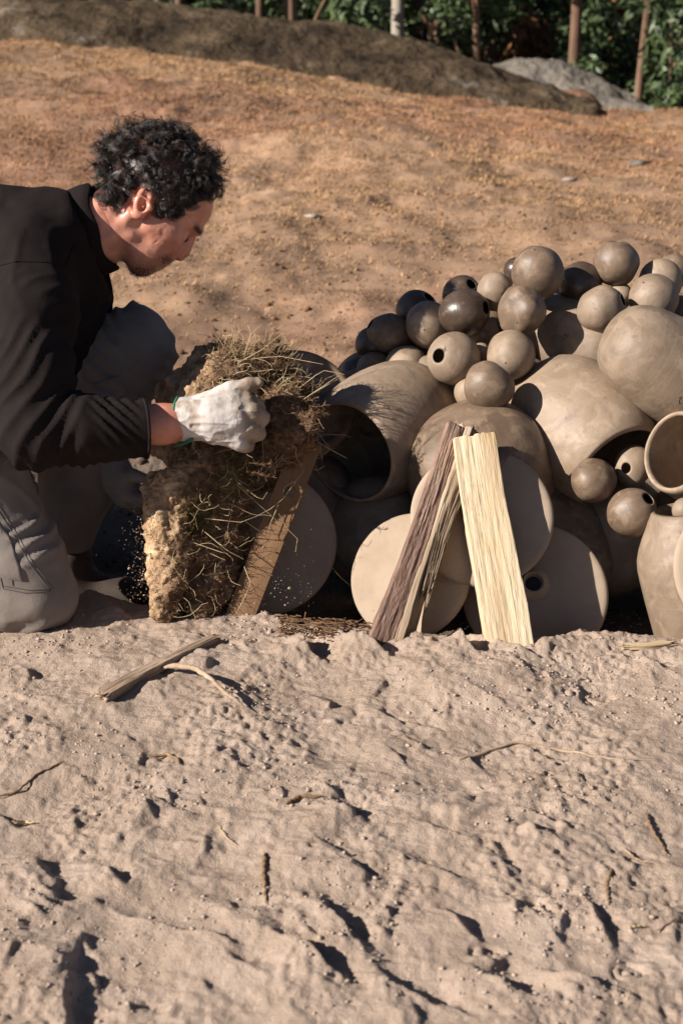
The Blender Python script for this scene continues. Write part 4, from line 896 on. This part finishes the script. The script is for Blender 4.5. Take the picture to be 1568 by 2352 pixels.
# right glove: cuff, back of the hand, thumb along the turf, four fingers curled over it
GD = 2.63
def g3(u, v, c=0.): return W(u, v, GD+c*GD/F)
kk = GD/F
def sdf_glove(P):
    p = kk
    d = chain(P, [(g3(408, 962, 4), 47*p), (g3(430, 962, 2), 47*p), (g3(446, 962, 0), 43*p), (g3(490, 960, -4), 52*p), (g3(528, 958, -2), 54*p)], .012)
    d = smin(d, cap(P, g3(470, 942, 6), g3(532, 920, 4), 38*p, 32*p), .012)
    d = smin(d, cap(P, g3(500, 985, 0), g3(540, 1000, 0), 36*p, 28*p), .012)
    for i_, (k0, k1, k2, k3, r) in enumerate([((530, 922, -10), (568, 922, -10), (590, 934, 20), (580, 948, 58), 19), ((535, 942, -16), (578, 946, -18), (598, 960, 18), (584, 970, 60), 21),
                                            ((532, 972, -14), (570, 984, -14), (590, 994, 20), (576, 1000, 60), 20), ((522, 998, -8), (550, 1018, -6), (566, 1022, 24), (556, 1024, 56), 17)]):
        f_ = chain(P, [(g3(*k0), 26*p), (g3(*k1), r*p), (g3(*k2), r*.95*p), (g3(*k3), r*.85*p)], .004); d = smin(d, f_, .0055)
    th_ = chain(P, [(g3(492, 925, 6), 32*p), (g3(530, 898, 2), 22*p), (g3(572, 886, 2), 17*p), (g3(592, 881, 4), 13*p)], .006); d = smin(d, th_, .003)
    d = smax(d, plane(P, g3(403, 960), -(g3(445, 962)-g3(403, 959))), .003)
    return d
Vg, Qg = surface_nets(sdf_glove, g3(480, 960)-np.array([.085, .075, .085]), g3(500, 960)+np.array([.10, .085, .085]), .0019)
ng = vnormals(Vg, Qg); pg = (Vg-g3(480, 960))/kk
wr = 2.0*np.exp(-((pg[:, 0]+30)/16)**2)*np.sin(pg[:, 2]*.35+2*fbm3(pg*.04, 2, 2))*.0005+.0011*fbm3(Vg*60, 3, 3)*1.6+.0016*(1-np.abs(2*fbm3(Vg*np.array([25, 40, 60]), 2, 8)))**3
Vg = Vg+ng*wr[:, None]
glove = mesh_obj('glove', Vg, Qg, M['glove']); kid(glove, man)
gt = np.ones((len(Vg), 3)); st = sstep(60, 100, pg[:, 0]+14*fbm3(pg*.03, 2, 5)); gt *= 1-st[:, None]*np.array([.42, .50, .58]); tu = np.exp(-((pg[:, 0]-90)/36)**2-((pg[:, 2]-68)/22)**2); gt *= 1-np.clip(tu, 0, 1)[:, None]*np.array([.40, .48, .56]); gt *= (1-.35*sstep(.05, .4, fbm3(pg*.035, 3, 12))[:, None]*np.array([.8, 1., 1.15])); set_tint(glove, gt)  # finger side darkened, self-shadow put into the colour; darker thumb and dirt blotches
gax = (g3(445, 962)-g3(404, 960)); gax /= np.linalg.norm(gax)
ring_on(g3(405, 961, 4), gax, 47.5*kk, .0030, M['green'], 'cuff_trim', wob=.0015)
o = mesh_obj('trim_tail', *tubes(np.stack([g3(444, 1008, -20), g3(432, 1014, -24), g3(418, 1020, -26), g3(404, 1024, -24)])[None], np.array([[.0022, .003, .0028, .001]]), 6), M['green']); kid(o, man)
# left glove, in the shade behind, under the clod
LG = 2.90
def sdf_lglove(P):
    p = LG/F; g = lambda u, v, c=0.: W(u, v, LG+c*p)
    d = chain(P, [(g(258, 1070), 40*p), (g(270, 1100), 40*p), (g(290, 1130), 38*p)], .01)
    for k in range(4): d = smin(d, chain(P, [(g(282, 1130+k*6, -20+k*16), 17*p), (g(318, 1150+k*5, -30+k*16), 15*p), (g(342, 1140+k*4, -34+k*16), 13*p)], .004), .004)
    d = smin(d, chain(P, [(g(280, 1095, -20), 17*p), (g(306, 1092, -42), 15*p), (g(330, 1098, -46), 12*p)], .005), .006)
    return d
c0 = W(290, 1110, LG); o = mesh_obj('glove', *surface_nets(sdf_lglove, c0-.1, c0+.1, .003), M['shadedglove']); kid(o, man)

# ------------------------------------------------------------------ the turf clod he holds
SD = 2.68
sr_ = ray(490, 1090); sc_ = sr_/np.linalg.norm(sr_); sa = RT-sc_*np.dot(RT, sc_); sa /= np.linalg.norm(sa); sb = np.cross(sc_, sa); s0 = W(490, 1090, SD); ss = SD/F
def sod_w(L): L = np.asarray(L, float); return s0+ss*((L[..., :1]-490)*sa+(L[..., 1:2]-1090)*sb+L[..., 2:3]*sc_)
def sdf_sod(P):
    d = chain(P, [((470, 925, 70), 72), ((545, 868, 78), 68), ((612, 826, 90), 48)], 25)
    d = smin(d, chain(P, [((395, 905, 165), 40), ((470, 830, 165), 44), ((530, 800, 150), 34)], 20), 26)
    d = smin(d, cap(P, (590, 930, 75), (660, 940, 70), 62, 34), 26)
    d = smin(d, chain(P, [((640, 890, 110), 56), ((690, 950, 110), 54), ((650, 1030, 110), 66), ((560, 1080, 110), 70)], 24), 30)
    d = smin(d, cap(P, (520, 900, 75), (505, 1040, 60), 66, 70), 30)
    d = smin(d, cap(P, (480, 1085, 30), (420, 1120, 20), 72, 66), 26)
    d = smin(d, chain(P, [((402, 1135, 18), 68), ((398, 1230, 14), 56), ((388, 1320, 10), 44), ((372, 1400, 0), 30)], 24), 22)
    d = smin(d, cap(P, (500, 1110, 40), (440, 1260, 36), 60, 44), 24)
    d = smin(d, chain(P, [((640, 935, 20), 44), ((692, 985, 5), 40), ((650, 1020, 40), 46)], 24), 24)
    d = smin(d, chain(P, [((520, 1120, 70), 60), ((500, 1240, 70), 66), ((470, 1340, 60), 60), ((450, 1420, 50), 40)], 24), 24)
    d = smax(d, -ell(P, (372, 1062, 30), (40, 20, 60)), 12)
    d = smin(d, cap(P, (385, 1010, 130), (440, 1040, 110), 46, 56), 20)
    return d
V, Q = surface_nets(sdf_sod, (290, 730, -110), (720, 1450, 230), 3.2)
ns = vnormals(V, Q); q1 = fbm3(V*.022, 4, 3, .6); q2 = fbm3(V*.075, 3, 9, .6)
V = V+ns*(20*q1+7*q2+4*(1-np.abs(2*fbm3(V*.05, 2, 19)))**3)[:, None]; ns = vnormals(V, Q)
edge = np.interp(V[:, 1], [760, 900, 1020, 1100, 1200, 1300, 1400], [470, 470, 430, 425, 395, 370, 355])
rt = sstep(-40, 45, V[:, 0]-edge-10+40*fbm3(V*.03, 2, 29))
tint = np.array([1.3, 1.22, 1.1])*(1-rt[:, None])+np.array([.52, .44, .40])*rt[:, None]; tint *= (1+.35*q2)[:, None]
clod = thing('turf_clod', G(372, 1402), 'lumpy clod of turf with roots and straw held up by the gloved hand', 'turf')
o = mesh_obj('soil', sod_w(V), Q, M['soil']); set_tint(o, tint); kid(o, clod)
rs = np.random.RandomState(5)
def curl_strands(idx, lmin, lmax, K_, curl, bias, rad):
    P = []; 
    for i in idx:
        d = ns[i]*.8+rs.normal(size=3)*.75+np.array(bias); d /= np.linalg.norm(d); L = rs.uniform(lmin, lmax); p = V[i]-ns[i]*2; path = [p]
        for k in range(K_-1):
            d = d+rs.normal(size=3)*curl; d /= np.linalg.norm(d); p = p+d*L/(K_-1); path.append(p)
        P.append(path)
    P = np.array(P); return sod_w(P), np.broadcast_to(rad*ss*np.linspace(1, .5, K_), (len(P), K_))
front_ = ns[:, 2] < .35
w = (rt*.9+.05)*front_; w[V[:, 1] < 900] *= 1.6; w[V[:, 0] > 600] *= 1.5; pr = w/w.sum()
ci = rs.choice(len(V), 2600, p=(front_*(1-.75*rt))/(front_*(1-.75*rt)).sum()); o = lumps(2600, sod_w(V[ci]), (.6+3.2*rs.power(.25, 2600)**2)*ss, 9, M['soil'], 'crumbs'); set_tint(o, np.repeat(tint[ci]*1.03, 12, 0)); tag(o, kind='stuff'); kid(o, clod)
o = mesh_obj('roots', *tubes(*curl_strands(rs.choice(len(V), 9000, p=pr), 9, 30, 6, .6, (.2, 0, -.1), .7), 3), M['root']); tag(o, kind='stuff'); kid(o, clod)
w = ((rt > .5)*front_*(V[:, 1] < 900)*(V[:, 0] > 480)).astype(float)+.12*(rt > .6)*front_; pr = w/w.sum()
P1, R1 = curl_strands(rs.choice(len(V), 520, p=pr), 22, 75, 8, .32, (.5, -.15, -.2), .8)
w = ((rt > .6)*front_*(V[:, 1] > 1000)).astype(float); pr = w/w.sum()
P2, R2 = curl_strands(rs.choice(len(V), 70, p=pr), 40, 120, 8, .34, (.8, .35, .05), .65)
# long straws seen one by one
def straw(pts, c=0.):
    pts = np.array([(p[0], p[1], p[2] if len(p) > 2 else c) for p in pts], float); d = np.r_[0, np.cumsum(np.linalg.norm(np.diff(pts, axis=0), axis=1))]; t = np.linspace(0, d[-1], 8)
    return np.stack([np.interp(t, d, pts[:, k]) for k in range(3)], 1)
ls = [straw([(610, 975, 20), (700, 915, -20), (776, 864, -40)]), straw([(625, 972, 20), (710, 908, -18), (773, 872, -36)]), straw([(600, 890, 10), (640, 935, -10), (660, 985, 0), (620, 1000, 10)]),
      straw([(500, 1030, 0), (540, 1110, -20), (640, 1200, 15)]), straw([(520, 1090, 0), (600, 1150, -40), (612, 1130, -40)]), straw([(470, 1190, -20), (560, 1200, -30), (640, 1160, 10), (700, 1080, 20)]),
      straw([(470, 1220, -30), (520, 1262, -50), (558, 1282, -50)]), straw([(600, 960, 10), (605, 1060, -10), (590, 1110, -20)]), straw([(690, 980, 10), (740, 1020, 20), (800, 1052, 30)]),
      straw([(620, 960, 0), (700, 1000, 10), (730, 990, 20), (760, 1030, 25)]), straw([(640, 1180, 10), (660, 1215, 20), (685, 1240, 25), (680, 1270, 25)]), straw([(430, 1240, -30), (520, 1270, -60), (505, 1255, -60)]),
      straw([(560, 1300, -30), (575, 1340, -40), (545, 1400, -45), (525, 1425, -50)]), straw([(640, 1160, 15), (610, 1230, 10), (560, 1195, -40)]), straw([(650, 920, 10), (740, 850, -10), (790, 860, -20)]),
      straw([(520, 830, 20), (640, 818, -10), (740, 838, -30)]), straw([(530, 842, 20), (600, 805, -10), (650, 765, -20)]), straw([(560, 820, 10), (575, 770, 0), (600, 745, 0), (635, 760, 0)])]
ls = np.array(ls); RL = np.broadcast_to(np.linspace(1.2, .5, 8)*ss, (len(ls), 8))
o = mesh_obj('straw', *tubes(np.concatenate([P1, P2, sod_w(ls)]), np.concatenate([R1, R2, RL]), 4), M['straw']); tag(o, kind='stuff'); kid(o, clod)
w = front_*(np.exp(-((V[:, 0]-535)/40)**2-((V[:, 1]-1085)/40)**2)+np.exp(-((V[:, 0]-455)/30)**2-((V[:, 1]-1185)/40)**2)); pr = w/w.sum()
o = mesh_obj('moss', *tubes(*curl_strands(rs.choice(len(V), 1500, p=pr), 6, 20, 4, .5, (.2, -.1, -.3), .9), 3), M['moss']); tag(o, kind='stuff'); kid(o, clod)
# heather sprigs with small needles
sp = []; 
def sprig(a, b, c_, n):
    a, b = np.array(a, float), np.array(b, float); t = np.linspace(0, 1, 8)[:, None]; bow = np.array([0, 0, c_])*np.sin(t*math.pi); st = a+(b-a)*t+bow+np.array([4., -6, 0])*np.sin(t*5); sp.append(st)
    for k in range(n):
        q = rs.uniform(.25, 1); p = np.array([np.interp(q, t[:, 0], st[:, i]) for i in range(3)]); d = rs.normal(size=3)+1.2*(b-a)/np.linalg.norm(b-a); d /= np.linalg.norm(d); sp.append(p+np.outer(np.linspace(0, rs.uniform(5, 13), 8), d))
for a, b in [((640, 860, 10), (715, 880, -20)), ((650, 880, 10), (700, 915, -10)), ((660, 950, 10), (752, 925, -30)), ((665, 955, 10), (760, 945, -25)), ((640, 950, 0), (735, 905, -20)), ((600, 840, 20), (690, 830, 0)), ((640, 920, 0), (690, 860, -20)), ((540, 1075, -20), (620, 1060, -60)), ((540, 1090, -20), (630, 1090, -60)), ((560, 1050, -10), (640, 1075, -40)), ((660, 985, 0), (725, 1010, -30)), ((600, 820, 20), (645, 770, 0)), ((680, 1000, 0), (720, 960, -20))]: sprig(a, b, -8, 34)
o = mesh_obj('heather', *tubes(sod_w(np.array(sp)), .62*ss, 3), M['root']); tag(o, kind='stuff'); kid(o, clod)
for k, (u, v, rr_) in enumerate([(-150, 1265, .11), (-330, 1250, .12), (-240, 1235, .10), (-75, 1205, .15), (-190, 1150, .15), (-240, 1200, .17)]):  # clods added only to keep the sun off the ground behind the man
    p0 = G(u, v); p0[2] = ground_z(p0[:1], p0[1:2])[0]
    def sdf_c(P): return ell(P, (0, 0, rr_*.75), (rr_*1.15, rr_*.9, rr_*.85))
    V_, Q_ = surface_nets(sdf_c, (-.2, -.2, -.1), (.2, .2, .3), .008); V_ = V_+vnormals(V_, Q_)*(.05*fbm3(V_*14+k*5, 4, 60+k, .6))[:, None]
    o = mesh_obj('sun_blocker_clod', V_, Q_, M['soil']); o.location = p0; set_tint(o, np.ones((len(V_), 3))*.8)
    tag(o, 'added clod that blocks the sun behind the kneeling man', 'turf', 'added sun blockers behind the man')
# crumbs and dust shaken loose
n = 900; t = rs.uniform(0, 1, n)**.8; uu = np.concatenate([330-rs.gamma(1.3, 16, n//2)+8, rs.uniform(380, 720, n-n//2)]); vv = np.concatenate([1110+270*t[:n//2], 1400-rs.gamma(1.6, 45, n-n//2)]); cc = rs.uniform(-40, 60, n)
sz = rs.gamma(1.2, .42, n)*ss+.0002; o = lumps(n, sod_w(np.stack([uu, vv, cc], 1)), sz, 8, M['twig'], 'falling_soil'); tag(o, 'fine crumbs of soil falling from the turf clod', 'soil crumbs', kind='stuff')

# ------------------------------------------------------------------ bits of wood and twigs on the sand
def gpt(u, v, lift=0.): p = G(u, v); z = ground_z(p[:1], p[1:2])[0]; p = G(u, v, z); p[2] = ground_z(p[:1], p[1:2])[0]+lift; return p
def ground_stick(A, B, name, label, w, th, m, seed, cat='wood'):
    t_ = thing(name, (A+B)/2, label, cat); split_wood('riven_wood', A, B, np.cross(B-A, [0, 0, 1]), w[0], w[1], th[0], th[1], m, t_, seed, .012, .012, .0014)
ground_stick(gpt(236, 1606, .006), gpt(492, 1474, .006), 'wood_offcut', 'old brown wood offcut lying on the bare sand with a bent twig', (.026, .014), (.015, .008), 'twig', 3)
def twig(pts, r, name, label, m='twig', lift=.003, cat='twig', K_=26, arch=0.):
    P = np.array([gpt(*p) for p in pts]); d = np.r_[0, np.cumsum(np.linalg.norm(np.diff(P, axis=0), axis=1))]; t_ = np.linspace(0, d[-1], K_); X = np.stack([np.interp(t_, d, P[:, k]) for k in range(3)], 1)
    for _ in range(2): X[1:-1] = (X[:-2]+2*X[1:-1]+X[2:])/4
    gz2 = ground_z(X[:, 0], X[:, 1]); X[:, 2] = np.maximum(X[:, 2], gz2-.2*r)+lift+arch*np.sin(np.linspace(0, math.pi, K_))+.0006*np.sin(np.arange(K_)*.9)
    X[:, 0] += .0012*np.sin(np.arange(K_)*2.1+len(label)); o_ = mesh_obj(name, *tubes(X[None], (r*(1-.5*np.linspace(0, 1, K_))*np.clip(.25+5*np.linspace(0, 1, K_), 0, 1)*np.clip(.25+5*np.linspace(1, 0, K_), 0, 1)*(1+.10*np.sin(np.arange(K_)*.7+len(label))+.06*np.sin(np.arange(K_)*2.3)))[None], 7), M[m]); return tag(o_, label, cat)
twig([(365, 1545), (400, 1545), (440, 1562), (480, 1598), (515, 1620), (572, 1634)], .0055, 'bent_twig', 'pale bent twig lying against the brown wood offcut', lift=.006, arch=.022)
twig([(1055, 1752), (1090, 1742), (1130, 1720), (1190, 1705), (1290, 1722), (1400, 1745), (1500, 1748)], .0028, 'root_strand', 'long pale root strand half sunk in the sand', 'twig', .001)
twig([(-10, 1838), (40, 1822), (80, 1778), (150, 1745)], .0022, 'root_strand', 'thin brown root strand with a kink lying on smooth sand', 'darktwig', .002)
twig([(608, 1958), (606, 2010), (612, 2080)], .0036, 'dark_stick', 'short dark stick lying on the bare sand by itself', 'darktwig', .002)
twig([(1482, 1868), (1496, 1910), (1522, 1950), (1530, 1972)], .0022, 'thin_twig', 'thin brown twig near the shoe stud prints', 'darktwig', .003)
twig([(1405, 1992), (1392, 2030), (1398, 2080)], .0034, 'dark_stick', 'curved dark stick half buried in the sand', 'darktwig', .001)
twig([(1430, 1958), (1460, 1975), (1490, 1990)], .0016, 'thin_twig', 'pale short twig lying above the curved dark stick', 'twig', .003)
twig([(655, 1850), (690, 1832), (745, 1830)], .004, 'dark_stick', 'dark broken stick lying on top of a sand hump', 'darktwig', .003)
twig([(1500, 2145), (1568, 2115), (1620, 2095)], .0014, 'thin_twig', 'thin twig lying beside the ring shaped prints', 'twig', .003)
twig([(345, 1745), (385, 1735), (410, 1748), (412, 1765)], .003, 'dark_stick', 'small crooked dark stick in the sand below the wood offcut', 'darktwig', .003)
twig([(30, 1892), (60, 1892), (85, 1891)], .003, 'pale_chip', 'whitish wood chip lying in a shaded hollow', 'straw', .004, 'chip')
twig([(1440, 2136), (1485, 2130)], .0016, 'straw_stalk', 'pale straw stalk lying above the ring shaped prints', 'straw', .003, 'straw')
twig([(500, 1900), (520, 1925), (545, 1948)], .0010, 'straw_stalk', 'fine straw stalk lying beside the short dark stick', 'straw', .003, 'straw')
for A_, B_, lab, sd in [((1436, 1486), (1540, 1484), 'pale split wood chip lying on the sand ridge beside the tall vase', 6)]:
    ground_stick(gpt(*A_, .004), gpt(*B_, .004), 'wood_chip', lab, (.012, .016), (.008, .008), 'cut_wood', sd, 'chip')
# litter of shavings at the foot of the discs
n = 420; P = []
for k in range(n):
    p = gpt(rs.uniform(640, 850), rs.uniform(1425, 1462), .002); a = rs.uniform(0, 6.28); L = rs.uniform(.006, .024); d = np.array([math.cos(a), math.sin(a)*.6, rs.uniform(-.15, .35)])
    P.append(p+np.outer(np.linspace(-.5, .5, 4)*L, d)+np.array([0, 0, rs.uniform(0, .012)]))
o = mesh_obj('wood_shavings', *tubes(np.array(P), .0011, 4), M['root']); tag(o, 'brown straw and wood shavings heaped at the foot of the discs', 'shavings', kind='stuff')
P = [np.linspace(gpt(1010+rs.uniform(0, 14), 1462, .0)-[0, 0, .01], gpt(1030+rs.uniform(0, 14), 1440, .0)+[rs.uniform(0, .01), 0, rs.uniform(.02, .035)], 6)+np.array([.004, 0, 0])*np.sin(np.linspace(0, 3, 6))[:, None] for k in range(14)]
tag(mesh_obj('red_fibres', *tubes(np.array(P), .0010, 4), M['redfibre']), 'tuft of rusty red fibres poking up between the two firewood logs', 'fibres')

# pieces of clothing and body go under the part they belong to
parts_of = {o_.name.split('.')[0]: o_ for o_ in man.children if '.' not in o_.name}
for o_ in list(man.children):
    k_ = o_.name.split('.')[0]
    up_ = {'eye': 'body', 'beard': 'body', 'collar': 'shirt', 'cuff_hem': 'shirt', 'shoulder_seam': 'shirt', 'pocket_flap': 'trousers', 'knee_pocket': 'trousers', 'stitching': 'trousers', 'cuff_trim': 'glove', 'trim_tail': 'glove'}.get(k_)
    if up_: o_.parent = parts_of[up_]; o_.matrix_parent_inverse = Matrix.Identity(4)

# potter's marks pressed into the clay
def marks(o_, strokes, rad=.0007):
    bpy.context.view_layer.update(); mw_ = o_.matrix_world; me_ = o_.data
    tr_ = BVHTree.FromPolygons([mw_ @ v.co for v in me_.vertices], [tuple(p.vertices) for p in me_.polygons]); P_ = []
    for a_, b_ in strokes:
        q_ = []
        for k_ in np.linspace(0, 1, 5):
            h_ = cast(tr_, a_[0]+(b_[0]-a_[0])*k_, a_[1]+(b_[1]-a_[1])*k_)
            if h_[0] is None: break
            q_.append(np.array(h_[0]))
        if len(q_) == 5: P_.append(q_)
    if not P_: return
    c_ = bpy.data.objects.new('stamp', mesh_obj('tmp', *tubes(np.array(P_), rad, 5), M['boot']).data); bpy.data.objects.remove(bpy.data.objects['tmp']); c_.data.name = 'stamp'; col.objects.link(c_)
    c_.parent = o_; c_.matrix_parent_inverse = mw_.inverted(); tag(c_, kind='stuff')
for o_ in list(col.objects):
    lb_ = o_.get('label', '')
    if 'round black hole facing us' in lb_: marks(o_, [((1012, 803), (1017.5, 812.5)), ((1014.7, 801), (1019.5, 810)), ((1018, 801), (1020.5, 809)), ((1019.5, 799.5), (1023, 808)), ((1021.9, 795), (1022.3, 802)), ((1022.3, 802), (1027, 805.8))])
    if 'small stamped mark wedged' in lb_: marks(o_, [((1297.5, 766), (1294, 770)), ((1298, 772), (1302, 770)), ((1289, 771), (1291, 778)), ((1291, 778), (1297, 777)), ((1299, 775), (1303, 773)), ((1297.5, 766), (1300, 768))])
    if 'egg shaped clay jar' in lb_: marks(o_, [((1558.5, 918), (1558.5, 927)), ((1558.5, 927), (1563, 926)), ((1556, 914), (1564, 910)), ((1558, 918), (1565, 913))])
